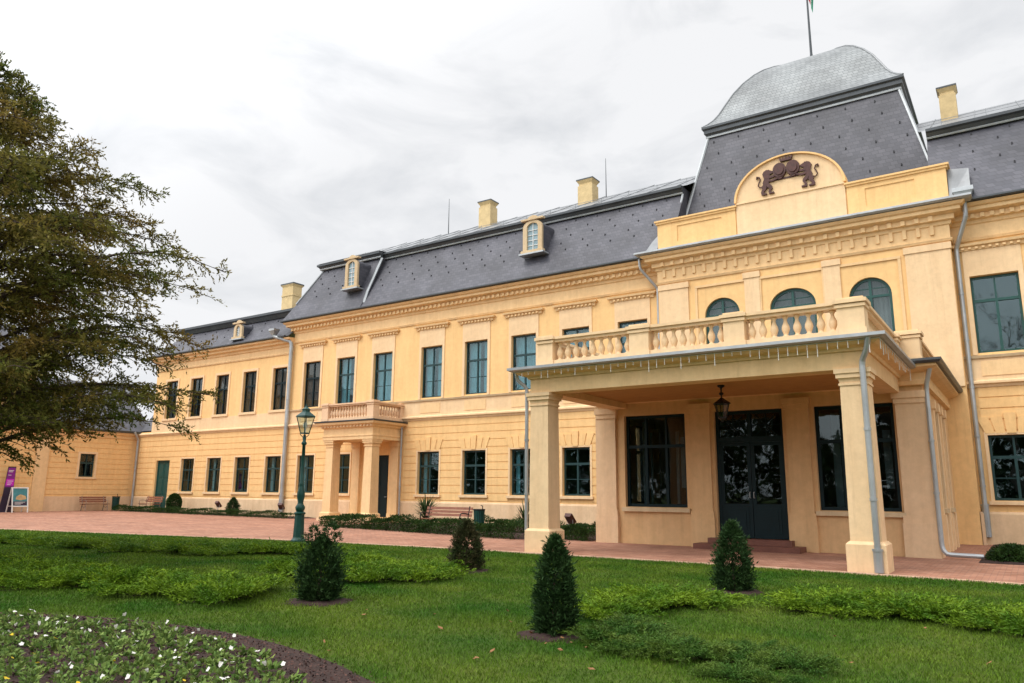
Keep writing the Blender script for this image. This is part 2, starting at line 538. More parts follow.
def npmesh(name, V, F4, mats, parent=None, mi=None, loc=None):
    """big quad mesh from numpy arrays (V: n,3; F4: m,4)"""
    me = bpy.data.meshes.new(name)
    nv, nf = len(V), len(F4)
    me.vertices.add(nv)
    me.vertices.foreach_set('co', np.asarray(V, dtype=np.float32).ravel())
    me.loops.add(nf * 4)
    me.loops.foreach_set('vertex_index', np.asarray(F4, dtype=np.int32).ravel())
    me.polygons.add(nf)
    me.polygons.foreach_set('loop_start', np.arange(0, nf * 4, 4, dtype=np.int32))
    me.polygons.foreach_set('loop_total', np.full(nf, 4, dtype=np.int32))
    for mm in (mats if isinstance(mats, (list, tuple)) else [mats]):
        me.materials.append(mm)
    if mi is not None:
        me.polygons.foreach_set('material_index', np.asarray(mi, dtype=np.int32))
    me.update(calc_edges=True)
    me.validate()
    ob = bpy.data.objects.new(name, me)
    col.objects.link(ob)
    if parent: ob.parent = parent
    if loc is not None: ob.location = loc
    return ob


def norm(a):
    return a / np.maximum(1e-9, np.linalg.norm(a, axis=-1, keepdims=True))


def leaf_quads(P, D, L, W, rng, bend=0.0):
    """diamond leaves at points P along directions D, length L, width W"""
    n = len(P)
    D = norm(D)
    r = rng.normal(size=(n, 3))
    S = norm(np.cross(D, r))
    L = np.broadcast_to(L, n)[:, None]
    W = np.broadcast_to(W, n)[:, None]
    Nn = np.cross(D, S)
    a = P
    b = P + D * L * 0.45 + S * W * 0.5 + Nn * L * bend
    c = P + D * L
    d = P + D * L * 0.45 - S * W * 0.5 + Nn * L * bend
    V = np.stack([a, b, c, d], 1).reshape(-1, 3)
    F = np.arange(4 * n).reshape(n, 4)
    return V, F


# ------------------------------------------------------------------ ground
def gz(x):
    return 0.004 * max(0.0, -x - 26)


EDGE = [(-70, -32.0), (-58, -26.5), (-45, -21.2), (-32.6, -16.5), (-25, -14.6), (-19.3, -13.45), (-15, -13.0), (-11.25, -12.85), (-5.1, -12.78), (-0.3, -13.05), (6, -13.5), (14, -14.2)]


def edge_y(x):
    for (a, b), (c, d) in zip(EDGE, EDGE[1:]):
        if a <= x <= c:
            return b + (d - b) * (x - a) / (c - a)
    return EDGE[0][1] if x < EDGE[0][0] else EDGE[-1][1]


mb = MB()
mb.add([(-400, -400, -0.012), (400, -400, -0.012), (400, 500, -0.012), (-400, 500, -0.012)], [(0, 1, 2, 3)])
tag(mb.build('ground', M['lawn']), kind='structure')

mb = MB()
xs = [x for x, _ in EDGE]
mb.add([(x, -60, -0.004) for x in xs] + [(x, y, gz(x)) for x, y in EDGE], [(i, i + 1, len(xs) + i + 1, len(xs) + i) for i in range(len(xs) - 1)])
tag(mb.build('lawn', M['lawn']), kind='structure')

mb = MB()
mb.add([(x, y, gz(x) + 0.004) for x, y in EDGE] + [(x, 14, gz(x) + 0.004) for x in xs], [(i, i + 1, len(xs) + i + 1, len(xs) + i) for i in range(len(xs) - 1)])
tag(mb.build('path', M['paving']), kind='structure')

M['kerb'] = mat('kerb_stone', (0.56, 0.37, 0.25), 0.85, 0.18, 2.5, 0.3, 20)
mb = MB()
for (a, b), (c, d) in zip(EDGE, EDGE[1:]):
    L = math.hypot(c - a, d - b)
    k = max(1, int(L / 1.0))
    for i in range(k):
        t0, t1 = i / k, (i + 1) / k - 0.012 / L
        p = [(a + (c - a) * t, b + (d - b) * t) for t in (t0, t1)]
        z = gz(p[0][0]) + 0.03
        vs_ = []
        for zz in (-0.05, z):
            for (px, py), o in ((p[0], -0.06), (p[1], -0.06), (p[1], 0.06), (p[0], 0.06)):
                vs_.append((px, py + o, zz))
        mb.add(vs_, [(0, 3, 2, 1), (4, 5, 6, 7), (0, 1, 5, 4), (1, 2, 6, 5), (2, 3, 7, 6), (3, 0, 4, 7)])
tag(mb.build('kerb_strip', M['kerb']), kind='structure')


# soil beds
def soil(name, poly, z0=0.012, h=0.04):
    mb = MB()
    zz = [gz(x) + z0 for x, y in poly]
    n = len(poly)
    cx, cy = sum(p[0] for p in poly) / n, sum(p[1] for p in poly) / n
    mb.add([(x, y, z) for (x, y), z in zip(poly, zz)] + [(cx + (x - cx) * 0.93, cy + (y - cy) * 0.93, z + h) for (x, y), z in zip(poly, zz)] + [(cx, cy, gz(cx) + z0 + h)],
           [(i, (i + 1) % n, n + (i + 1) % n, n + i) for i in range(n)] + [(n + i, n + (i + 1) % n, 2 * n) for i in range(n)])
    return tag(mb.build(name, M['soil']), kind='structure')


soil('planting_bed', [(-51.5, -1.6), (-33.5, -1.6), (-33.5, 0.3), (-51.5, 0.3)])
soil('planting_bed', [(-26.4, -5.9), (-19.5, -7.15), (-14.4, -8.1), (-13.6, -7.0), (-12.2, -7.3), (-12.2, 0.3), (-26.4, 0.3)])
soil('planting_bed', [(-1.25, -8.3), (9, -8.7), (9, 0.3), (-1.25, 0.3)])
BC = (-7.8, -31.3)
BRX = 6.95
soil('flower_bed_soil', [(BC[0] + BRX * math.cos(a) * (1 + 0.012 * math.sin(7 * a)), BC[1] + BRX * math.sin(a)) for a in [i * 2 * PI / 72 for i in range(72)]], 0.0, 0.05)

# ------------------------------------------------------------------ PALACE
palace = empty('palace', (-18, 0, 0), label='yellow two-storey baroque palace with dark slate mansard roof and domed centre', cat='palace')
XL, XR, RL, RR, YD = -36.4, 9.0, -12.45, -1.5, 13.0
RY = -0.5                                        # front plane of the centre projection
UPC = [-34.66, -31.83, -28.95, -25.45, -22.54, -19.68, -16.8, -13.92]      # window axes, upper floor
LOC = [-34.75, -31.85, -25.48, -22.56, -19.7, -16.83, -13.92]
RWC = [-0.36, 2.55, 5.45, 8.2]
WW = 1.42
LZ, UZ = (1.42, 3.56), (6.36, 9.06)


def Ffront(y0):
    return lambda u, v, d: (u, y0 - d, v)


def Fside(x0):
    return lambda u, v, d: (x0 + d, u, v)


def panel(mb, f, u0, u1, v0, v1, holes, depth=0.24, mi=0):
    """wall face with rectangular holes and their reveals"""
    us = sorted({u0, u1, *[h[0] for h in holes], *[h[1] for h in holes]})
    vs_ = sorted({v0, v1, *[h[2] for h in holes], *[h[3] for h in holes]})
    for a, b in zip(us, us[1:]):
        for c, d in zip(vs_, vs_[1:]):
            mu, mv = (a + b) / 2, (c + d) / 2
            if any(h[0] < mu < h[1] and h[2] < mv < h[3] for h in holes):
                continue
            mb.quad(f(a, c, 0), f(b, c, 0), f(b, d, 0), f(a, d, 0), mi)
    for a, b, c, d in holes:
        for p, q in (((a, c), (a, d)), ((b, d), (b, c)), ((a, d), (b, d)), ((b, c), (a, c))):
            mb.quad(f(*p, 0), f(*q, 0), f(*q, -depth), f(*p, -depth), mi)


def rustic(mb, f, u0, u1, v0, v1, holes, ch=0.37, gap=0.045, pr=0.026, mi=0):
    """banded rustication: proud courses, cut at the openings"""
    k = max(1, round((v1 - v0) / ch))
    ch = (v1 - v0) / k
    for i in range(k):
        a, b = v0 + i * ch + gap / 2, v0 + (i + 1) * ch - gap / 2
        cuts = [(h[0] - 0.10, h[1] + 0.10) for h in holes if h[2] - 0.12 < b and h[3] + 0.10 > a]
        cuts.sort()
        u = u0
        segs = []
        for c, d in cuts:
            if c > u: segs.append((u, c))
            u = max(u, d)
        if u < u1: segs.append((u, u1))
        for c, d in segs:
            if d - c > 0.05:
                mb.prism([(c, a), (d, a), (d, b), (c, b)], f, -0.01, pr, mi)


def voussoirs(mb, f, cx, w_, z, h=0.62, n=5, pr=0.055):
    for i in range(n):
        a0 = -0.62 + 1.24 * i / n
        a1 = -0.62 + 1.24 * (i + 1) / n - 0.03
        lo = lambda t: cx + (w_ / 2 + 0.05) * t / 0.62
        hi = lambda t: cx + (w_ / 2 + 0.28) * t / 0.62
        hh = h + (0.12 if i == n // 2 else 0)
        mb.prism([(lo(a0), z + 0.06), (lo(a1), z + 0.06), (hi(a1), z + hh), (hi(a0), z + hh)], f, 0.0, pr + (0.03 if i == n // 2 else 0.0))


upH = [(c - WW / 2, c + WW / 2, *UZ) for c in UPC]
loH = [(c - WW / 2, c + WW / 2, *LZ) for c in LOC]
sdoor = (-29.55, -28.25, 0.2, 3.45)
rwH = [(c - WW / 2, c + WW / 2, *UZ) for c in RWC]
rwL = [(c - WW / 2, c + WW / 2, *LZ) for c in RWC]
f0 = Ffront(0)
mb = MB()
panel(mb, f0, XL, RL, 0, 11.6, upH + loH + [sdoor])
panel(mb, f0, RR, XR, 0, 11.6, rwH + rwL)
mb.quad((XL, 0, 0), (XL, YD, 0), (XL, YD, 11.6), (XL, 0, 11.6))
mb.quad((XR, 0, 0), (XR, YD, 0), (XR, YD, 11.6), (XR, 0, 11.6))
mb.quad((XL, YD, 0), (XR, YD, 0), (XR, YD, 11.6), (XL, YD, 11.6))
# centre projection with three arched french windows
ARC = [(-9.72, 0.72), (-6.95, 0.86), (-4.2, 0.72)]
AZ0, AZS, AZT = 5.15, 8.72, 9.42
fr_ = Ffront(RY)
panel(mb, fr_, RL, RR, 0, 11.6, [(c - h, c + h, AZ0, AZT) for c, h in ARC] + [(-11.7, -2.3, 0.0, 4.6)])
for c, h in ARC:                                 # spandrels close the square hole to an arch
    for sg in (-1, 1):
        pts = [(c + sg * h, AZS)] + [(c + sg * h * math.cos(t), AZS + (AZT - AZS) * math.sin(t)) for t in [i * PI / 2 / 8 for i in range(1, 9)]] + [(c + sg * h, AZT)]
        mb.prism(pts, fr_, -0.24, -0.001)
mb.quad((RL, RY, 0), (RL, 0, 0), (RL, 0, 11.6), (RL, RY, 11.6))
mb.quad((RR, RY, 0), (RR, 0, 0), (RR, 0, 11.6), (RR, RY, 11.6))
mb.build('wall', M['yellow'], palace)

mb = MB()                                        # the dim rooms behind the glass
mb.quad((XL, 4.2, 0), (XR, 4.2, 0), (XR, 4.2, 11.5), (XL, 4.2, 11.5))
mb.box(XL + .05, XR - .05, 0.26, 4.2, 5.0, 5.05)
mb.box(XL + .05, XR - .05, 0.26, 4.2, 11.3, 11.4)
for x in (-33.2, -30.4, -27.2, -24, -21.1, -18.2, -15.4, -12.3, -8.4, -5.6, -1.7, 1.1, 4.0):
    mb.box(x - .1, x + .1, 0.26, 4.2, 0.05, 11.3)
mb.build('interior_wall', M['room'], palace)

mb = MB()
rustic(mb, f0, XL + 0.02, RL - 0.02, 1.12, 5.2, loH + [(-30.9, -27.3, 0, 4.8)])
for c in LOC[2:]:
    voussoirs(mb, f0, c, WW, LZ[1])
mb.build('rustication', M['yellow'], palace)
mb = MB()
rustic(mb, f0, RR + 0.30, XR, 1.12, 5.2, rwL)
for c in RWC:
    voussoirs(mb, f0, c, WW, LZ[1])
mb.build('rustication', M['yellow'], palace)

mb = MB()
pathf = [(XL, 6), (XL, 0), (-30.95, 0)]
PLP = [(-.02, 0), (0.09, 0), (0.09, 0.98), (0.06, 1.04), (-.02, 1.07)]
for pth in (pathf, [(-27.3, 0), (RL, 0)], [(RR, RY), (RR, 0), (XR, 0)]):
    mb = MB()
    mb.sweep(pth, PLP)
    mb.build('plinth', M['plinth'], palace)

# apron zone between string course and sill course
mb = MB()
for a, b in ((XL, RL), (RR, XR)):
    mb = MB()
    mb.box(a, b - 0.003, -0.03, 0.05, 5.42, 6.18)
    mb.build('apron_band', M['pale'], palace)
full = [(XL, 6), (XL, 0), (RL, 0), (RL, RY), (RR, RY), (RR, 0), (XR, 0)]
mb = MB()
SP = [(-.02, 5.16), (0.06, 5.18), (0.10, 5.26), (0.17, 5.30), (0.17, 5.37), (0.04, 5.43), (-.02, 5.43)]
mb.sweep([(XL, 6), (XL, 0), (RL, 0)], SP)
mb.sweep([(RR, 0), (XR, 0)], SP)
mb.build('string_course', M['pale'], palace)
mb = MB()
SP = [(-.02, 6.17), (0.09, 6.17), (0.12, 6.26), (-.02, 6.29)]
mb.sweep([(XL, 6), (XL, 0), (RL, 0)], SP)
mb.sweep([(RR, 0), (XR, 0)], SP)
mb.build('sill_course', M['stone'], palace)

# entablature: architrave band, frieze, dentilled cornice
mb = MB()
mb.sweep(full, [(-.02, 10.34), (0.05, 10.34), (0.09, 10.43), (0.02, 10.46), (0.02, 10.92), (0.07, 10.95), (0.10, 11.06), (0.20, 11.09), (0.20, 11.26),
                (0.26, 11.28), (0.42, 11.33), (0.42, 11.45), (0.50, 11.48), (0.58, 11.58), (0.0, 11.60)])
x = XL - 0.1
while x < XR:
    y0 = RY if RL - 0.3 < x < RR + 0.2 else 0
    if not (RL - 0.5 < x < RR + 0.45):
        mb.box(x, x + 0.13, y0 - 0.27, y0 - 0.19, 11.10, 11.255)
    x += 0.29
x = RL + 0.25
while x < RR - 0.2:                              # the centre has long brackets down the frieze
    mb.box(x, x + 0.12, RY - 0.09, RY - 0.015, 10.62, 10.95)
    mb.box(x - .01, x + 0.13, RY - 0.275, RY - 0.19, 11.08, 11.262)
    x += 0.44
mb.build('cornice', M['cream'], palace)
mb = MB()
mb.sweep([(XL, 6), (XL, 0), (RL, 0)], [(.50, 11.602), (0.64, 11.60), (0.70, 11.64), (0.70, 11.70), (.52, 11.74)])
mb.sweep([(RR, 0), (XR, 0)], [(.50, 11.602), (0.64, 11.60), (0.70, 11.64), (0.70, 11.70), (.52, 11.74)])
mb.build('gutter', M['darkmetal'], palace)
mb = MB()
mb.sweep([(RL - .1, 0.0), (RL - .1, RY), (RR + .1, RY), (RR + .1, 0.0)], [(.45, 11.603), (0.62, 11.603), (0.70, 11.66), (0.70, 11.73), (.3, 11.86), (-.3, 11.93)])
mb.build('gutter', M['zinc'], palace)

# centre bay: pilaster strips and sunk window frames
for a, b in ((RL + 0.06, RL + 1.35), (-8.75, -8.15), (-5.75, -5.15), (-2.95, RR - 0.02)):
    mb = MB()
    mb.box(a, b, RY - 0.07, RY + 0.01, 5.2, 10.3)
    mb.box(a - 0.04, b + 0.04, RY - 0.11, RY + 0.01, 10.05, 10.28)
    mb.build('pilaster', M['pale'], palace)
mb = MB()
for c, h in ARC:
    for a, b in ((c - h - 0.38, c - h - 0.28), (c + h + 0.28, c + h + 0.38)):
        mb.box(a, b, RY - 0.05, RY + 0.01, 5.2, 9.95)
    mb.box(c - h - 0.38, c + h + 0.38, RY - 0.06, RY + 0.01, 9.95, 10.05)
mb.build('window_margin', M['cream'], palace)

# ---- windows
def rect_window(name, W, H, parent_mat, cols=2, transom=0.66, bars=(), glass=None, fd=0.07, fw=0.075, dep=0.16, curtain=None, shutter=False, crossbars=True):
    """frame in the local x/z plane, origin at the bottom centre; -y is outside"""
    f = MB()
    h = W / 2
    f.box(-h, -h + fw, 0, fd, 0, H)
    f.box(h - fw, h, 0, fd, 0, H)
    f.box(-h + fw, h - fw, 0, fd, 0, fw)
    f.box(-h + fw, h - fw, 0, fd, H - fw, H)
    tz = H * transom
    f.box(-h + fw, h - fw, -0.012, fd, tz - 0.05, tz + 0.05)
    for i in range(1, cols):
        x = -h + W * i / cols
        f.box(x - 0.042, x + 0.042, -0.008, fd - .003, fw, tz - 0.05)
        f.box(x - 0.03, x + 0.03, -0.008, fd - .003, tz + 0.05, H - fw)
    for z in bars:
        f.box(-h + fw, h - fw, 0.012, fd - 0.012, H * z - 0.016, H * z + 0.016)
    fo = f.build(name, parent_mat)
    g = MB()
    g.box(-h + fw * .6, h - fw * .6, fd * 0.45, fd * 0.45 + 0.008, fw * .6, H - fw * .6)
    go = g.build('pane', glass or M['glass'], fo)
    if curtain:
        for (a, b) in curtain:
            c = MB()
            n = max(3, int((b - a) * W / 0.05))
            vs_, fs = [], []
            for i in range(n + 1):
                x = -h + W * (a + (b - a) * i / n)
                y = fd + 0.20 + 0.022 * math.sin(i * 1.9)
                vs_ += [(x, y, 0.02), (x + 0.01 * math.sin(i), y, H - 0.02)]
            for i in range(n):
                fs.append((2 * i, 2 * i + 2, 2 * i + 3, 2 * i + 1))
            c.add(vs_, fs)
            c.build('curtain', M['curtain'], fo)
    if shutter:
        s = MB()
        n = 8
        for i in range(n):
            s.box(-h + W * i / n + .006, -h + W * (i + 1) / n - .006, fd + 0.03, fd + 0.06, 0.02, H - 0.02)
        s.build('shutter', M['brownshutter'], fo)
    return fo


def place(proto, parent, x, y, z, rz=0.0, first=[None]):
    c = copy_tree(proto, parent)
    p = wpos(parent)
    c.location = (x - p.x, y - p.y, z - p.z)
    c.rotation_euler = (0, 0, rz)
    return c


def kill(o):
    for ch in list(o.children):
        kill(ch)
    bpy.data.objects.remove(o)


HU, HL = UZ[1] - UZ[0], LZ[1] - LZ[0]


def trim_upper(o, h, H, hood=True):
    """pale margin, hood and apron panel round an upper window; the wall face is at local y = -0.13"""
    W0 = -0.13
    mb = MB()
    for a, b in ((-h - 0.15, -h - 0.005), (h + 0.005, h + 0.15)):
        mb.box(a, b, W0 - 0.045, W0 + 0.02, -0.07, H + .01)
    mb.box(-h - 0.15, h + 0.15, W0 - 0.045, W0 + 0.02, H + .01, H + (.92 if hood else .17))
    mb.build('margin', M['pale'], o)
    if hood:
        mh = MB()
        mh.sweep([(-1.0, W0), (-1.0, W0 - 0.02), (1.0, W0 - 0.02), (1.0, W0)], [(-.02, H + .92), (0.05, H + .93), (0.07, H + 1.04), (0.16, H + 1.08), (0.18, H + 1.16), (0.0, H + 1.20)])
        for i in range(9):
            x = -0.86 + i * 0.205
            mh.box(x, x + 0.09, W0 - 0.145, W0 - 0.075, H + .96, H + 1.035)
        mh.build('hood', M['cream'], o)
        mp_ = MB()
        mp_.box(-0.66, 0.66, W0 - 0.055, W0, -.8, -.3)
        mp_.build('apron_panel', M['cream'], o)
    else:
        mp_ = MB()
        mp_.box(-h - .2, h + .2, W0 - .1, W0 + .02, -.16, -.01)
        mp_.build('sill', M['pale'], o)


def trim_lower(o, h, H):
    W0 = -0.13
    mb = MB()
    mb.box(-h - 0.10, -h - .004, W0 - 0.05, W0 + 0.02, - 0.1, H + 0.1)
    mb.box(h + .004, h + 0.10, W0 - 0.05, W0 + 0.02, - 0.1, H + 0.1)
    mb.box(-h - .003, h + .003, W0 - 0.05, W0 + 0.02, H + .003, H + 0.1)
    mb.build('margin', M['pale'], o)
    mb = MB()
    mb.box(-h - 0.16, h + 0.16, W0 - 0.12, W0 + 0.1, -0.14, -0.02)
    mb.build('sill', M['pale'], o)


pU = [rect_window('window', WW - .01, HU - .01, M['teal'], 2, 0.64, (0.32,), curtain=cu) for cu in
      (((0.05, 0.42), (0.58, 0.95)), ((0.03, 0.50), (0.66, 0.97)), ((0.04, 0.96),))]
pUs = rect_window('window', WW - .01, HU - .01, M['blackteal'], 2, 0.64, (0.32,), M['darkglass'], shutter=True)
pL = [rect_window('window', WW - .01, HL - .01, M['teal'], 2, 0.66, (0.34,), curtain=cu) for cu in (((0.05, 0.2), (0.8, 0.95)), None)]
pR = rect_window('window', WW - .01, HU - .01, M['tealgreen'], 2, 0.68, (), curtain=None)
for o in pU + [pUs, pR]:
    trim_upper(o, WW / 2, HU)
for o in pL:
    trim_lower(o, WW / 2, HL)
for i, c in enumerate(UPC):
    place(pUs if i == 0 else pU[i % 3], palace, c, 0.13, UZ[0] + .005)
for i, c in enumerate(LOC):
    place(pL[i % 2], palace, c, 0.13, LZ[0] + .005)
for i, c in enumerate(RWC):
    place(pR, palace, c, 0.13, UZ[0] + .005)
    place(pL[1], palace, c, 0.13, LZ[0] + .005)


def arch_window(hw, z0, zs, zt):
    """arched french window frame with its panes"""
    fo = MB()
    f = Ffront(0)
    H = zt - zs
    ring = lambda k: [(-hw + k, z0)] + [(-(hw - k) * math.cos(t), zs + (H - k) * math.sin(t)) for t in [i * PI / 16 for i in range(17)]] + [(hw - k, z0)]
    A, B = ring(0.006), ring(0.10)
    for i in range(len(A) - 1):
        fo.prism([A[i], A[i + 1], B[i + 1], B[i]], f, 0.0, -0.08)
    fo.box(-0.045, 0.045, -0.01, 0.07, z0, zt - 0.11)
    fo.box(-hw + 0.1, hw - 0.1, -0.013, 0.07, zs - 0.06, zs + 0.03)
    for z in (z0 + 0.05, z0 + 0.95, z0 + 2.1):
        fo.box(-hw + 0.1, hw - 0.1, 0.0, 0.06, z - 0.03, z + 0.03)
    fo.box(-hw + 0.1, hw - 0.1, 0.005, 0.06, zs + H * 0.42 - .015, zs + H * 0.42 + .015)
    o = fo.build('french_window', M['tealgreen'])
    g = MB()
    g.prism(ring(0.07), f, -0.035, -0.043)
    g.build('pane', M['darkglass'], o)
    for a, b in ((-hw + .08, -.02), (.05, hw - .08)):
        c = MB()
        n = 14
        vs_, fs = [], []
        for i in range(n + 1):
            x = a + (b - a) * i / n
            y = 0.27 + 0.02 * math.sin(i * 1.7)
            vs_ += [(x, y, z0 + .03), (x, y, zs + H * 0.9)]
        c.add(vs_, [(2 * i, 2 * i + 2, 2 * i + 3, 2 * i + 1) for i in range(n)])
        c.build('curtain', M['whitepaint'], o)
    return o


for c, h in ARC:
    o = arch_window(h, AZ0, AZS, AZT)
    o.parent = palace
    o.location = (c + 18, RY + 0.12, 0)

# ---- mansard roofs
def hooks(mb, x0, x1, prof2, dx=1.15, rows=6, mi=1, skip=None, yb=0.0, inset=0.0):
    (d0, z0), (d1, z1) = prof2
    for r in range(rows):
        t = (r + 0.7) / (rows + 0.2)
        d, z = d0 + (d1 - d0) * t, z0 + (z1 - z0) * t
        a, b = x0 + inset * t, x1 - inset * t
        x = a + (0.5 if r % 2 else 1.05) * dx * 0.6
        while x < b - 0.2:
            if not (skip and skip(x, z)):
                mb.box(x - 0.024, x + 0.024, yb - d - 0.04, yb - d + 0.03, z - 0.045, z + 0.045, mi)
            x += dx


mb = MB()
TL, TR = -11.86, -2.0
loops = [[(TL, YD), (XL, YD), (XL, 0), (TL, 0)], [(TR, 0), (XR, 0), (XR, YD), (TR, YD)]]
MP = [(0.60, 11.66), (-0.02, 12.72), (-1.38, 15.05)]
for lp in loops:
    mb.sweep(lp, MP, caps=False)
mb.quad((-12.3, -.3, 11.9), (-1.6, -.3, 11.9), (-1.6, 1.7, 12.0), (-12.3, 1.7, 12.0))
PV = [(0.62, 11.672), (0.03, 12.80), (-1.06, 15.08)]
mb.sweep([(XL - .01, YD), (XL - .01, 0), (-30.35, 0)], PV, caps=False)
mb.add([(-30.35, -0.62, 11.67), (-30.35, -0.03, 12.80), (-30.35, 1.06, 15.08), (-30.35, 1.5, 15.08), (-30.35, 0.1, 12.7)], [(0, 1, 2, 3, 4)])
for x in (TL, TR):
    mb.add([(x, -.60, 11.66), (x, .02, 12.72), (x, 1.38, 15.05), (x, 1.32, 15.38), (x, 2.4, 15.38), (x, 2.2, 11.7)], [(0, 1, 2, 3, 4, 5)])
hooks(mb, XL + .8, -30.5, PV[1:], 1.2, 5, skip=lambda x, z: -32.3 < x < -30.6)
hooks(mb, -30.2, RL + .6, MP[1:], 1.2, 5, skip=lambda x, z: -20.0 < x < -18.1)
hooks(mb, RR + .2, XR - 1, MP[1:], 1.2, 5)
roof = mb.build('mansard_roof', [M['slate'], M['hook']], palace)
mb = MB()
TC = [(-1.42, 15.0), (-1.26, 15.0), (-1.26, 15.07), (-1.21, 15.09), (-1.14, 15.20), (-1.05, 15.25), (-1.05, 15.36), (-1.34, 15.41)]
for lp in loops:
    mb.sweep(lp, TC)
TP = [(d + 0.33, z + 0.025) for d, z in TC]
mb.sweep([(XL - .01, 6), (XL - .01, 0), (-30.35, 0)], TP)
mb.build('roof_cornice', M['darkmetal'], roof)
mb = MB()
for lp in loops:
    mb.sweep(lp, [(-1.25, 15.0), (-1.235, 15.0), (-1.215, 15.05), (-1.23, 15.09)])
mb.sweep([(XL - .01, 6), (XL - .01, 0), (-30.35, 0)], [(-.91, 15.04), (-.885, 15.04), (-.86, 15.095), (-.87, 15.145)])
mb.build('drip_edge', M['zinc'], roof)
mb = MB()
mb.quad((TL, 1.30, 15.40), (-11.62, 1.30, 15.40), (-10.95, 6.49, 18.10), (TL, 6.49, 18.10))
mb.quad((TR, 1.30, 15.40), (-2.24, 1.30, 15.40), (-2.91, 6.49, 18.10), (TR, 6.49, 18.10))
for lp in loops:
    mb.sweep(lp, [(-1.30, 15.40), (-6.49, 18.10)], caps=False)
mb.add([(XL - .01 + .75, 0.75, 15.43), (-30.35, 0.75, 15.43), (-30.35, 1.5, 15.50), (XL + 1.5, 1.5, 15.50)], [(0, 1, 2, 3)])
x = XL + 3
while x < XR - 2:                                # standing seams and the little snow fence along the edge
    if not -11.5 < x < -2.4:
        mb.tube([(x, 1.34, 15.43), (x, 6.4, 18.07)], 0.025, 4)
    x += 1.5
for zz in (0.12, 0.24):
    mb.tube([(XL + 2.5, 2.2, 15.87 + zz), (-11.6, 2.2, 15.87 + zz)], 0.012, 4)
    mb.tube([(-2.3, 2.2, 15.87 + zz), (XR - 2, 2.2, 15.87 + zz)], 0.012, 4)
x = XL + 3
while x < XR - 2:
    if not -12 < x < -2.7:
        mb.tube([(x + .4, 2.2, 15.83), (x + .4, 2.2, 16.15)], 0.014, 4)
    x += 1.5
mb.build('upper_roof', M['sheet'], roof)

# pale hip flashings and valleys
def flash(pts, r=0.055):
    mb = MB()
    mb.tube(pts, r, 6)
    return mb.build('flashing', M['zinc'], roof)


flash([(-30.3, -0.35, 12.0), (-30.3, -0.12, 12.72), (-30.3, 0.95, 14.98)], 0.085)
flash([(TL - .12, .55, 13.0), (TL - .02, 1.30, 15.0)], .05)
flash([(XL - .05, -0.06, 12.8), (XL + 1.05, 1.03, 15.06)], 0.05)

# chimneys
for x, y, zt, w_ in ((-25.6, 5.0, 18.85, .86), (-18.75, 5.0, 18.65, .9), (-1.3, 5.0, 18.72, 0.62)):
    mb = MB()
    mb.box(x - w_ / 2, x + w_ / 2, y - .36, y + .36, 16.0, zt - 0.42)
    mb.box(x - w_ / 2 + .05, x + w_ / 2 - .05, y - .31, y + .31, zt - 0.42, zt - 0.3)
    mb.frust(x, y, zt - 0.3, zt - 0.12, w_ / 2 - .05, .31, w_ / 2 + .06, .42)
    mb.box(x - w_ / 2 - .07, x + w_ / 2 + .07, y - .43, y + .43, zt - .12, zt - .05, 1)
    mb.box(x - w_ / 2 + .1, x + w_ / 2 - .1, y - .28, y + .28, zt - .05, zt, 1)
    mb.build('chimney', [M['brick'], M['darkmetal']], roof)
for x, zt in ((-28.65, 19.7), (-17.63, 19.65)):
    mb = MB()
    mb.tube([(x, 5, 17.4), (x, 5, zt)], [0.03, 0.012], 6)
    mb.build('lightning_rod', M['darkmetal'], roof)


def dormer(x, w_, z0, z1, y, parent, back):
    """stone-faced arched dormer with slate cheeks"""
    o = MB()
    f = Ffront(y)
    h = w_ / 2
    zs = z1 - 0.62
    # face ring
    ring = lambda k, kt: [(x - h + k, z0 + .22)] + [(x - (h - k) * math.cos(t), zs + (0.36 - kt) * math.sin(t)) for t in [i * PI / 10 for i in range(11)]] + [(x + h - k, z0 + .22)]
    A, B = ring(0.0, 0.0), ring(0.23, 0.14)
    for i in range(len(A) - 1):
        o.prism([A[i], A[i + 1], B[i + 1], B[i]], f, 0.0, 0.14)
    o.box(x - h - .08, x + h + .08, y - .22, y + .02, z0 + .08, z0 + .22)
    o.box(x - h - .16, x + h + .16, y - .28, y + .25, z0, z0 + .075, 1)
    o.box(x - h - .09, x + h + .09, y - .20, y + .02, zs + 0.36, zs + 0.45)
    o.prism([(x - h * .6, zs + .45), (x + h * .6, zs + .45), (x + h * .35, z1 - .05), (x, z1), (x - h * .35, z1 - .05)], f, 0.0, 0.12)
    dm = o.build('dormer', [M['stone'], M['zinc']], parent)
    c = MB()
    C_ = ring(0.03, 0.02)
    c.prism(C_, f, -0.012, -back)
    c.build('cheek', M['slate'], dm)
    g = MB()
    D_ = ring(0.20, 0.11)
    g.prism(D_, f, 0.03, 0.042)
    g.build('pane', M['curtain'], dm)
    b = MB()
    b.box(x - .015, x + .015, y - .075, y - .045, z0 + .24, zs + .2)
    for k in range(1, 5):
        zz = z0 + .22 + (zs - z0 - .1) * k / 5
        b.box(x - h + .22, x + h - .22, y - .073, y - .047, zz - .012, zz + .012)
    b.build('glazing_bar', M['whitepaint'], dm)
    return dm


dormer(-31.45, 1.0, 12.95, 15.05, -0.22, palace, 1.6)
dormer(-19.05, 1.1, 12.95, 14.98, -0.12, palace, 1.6)

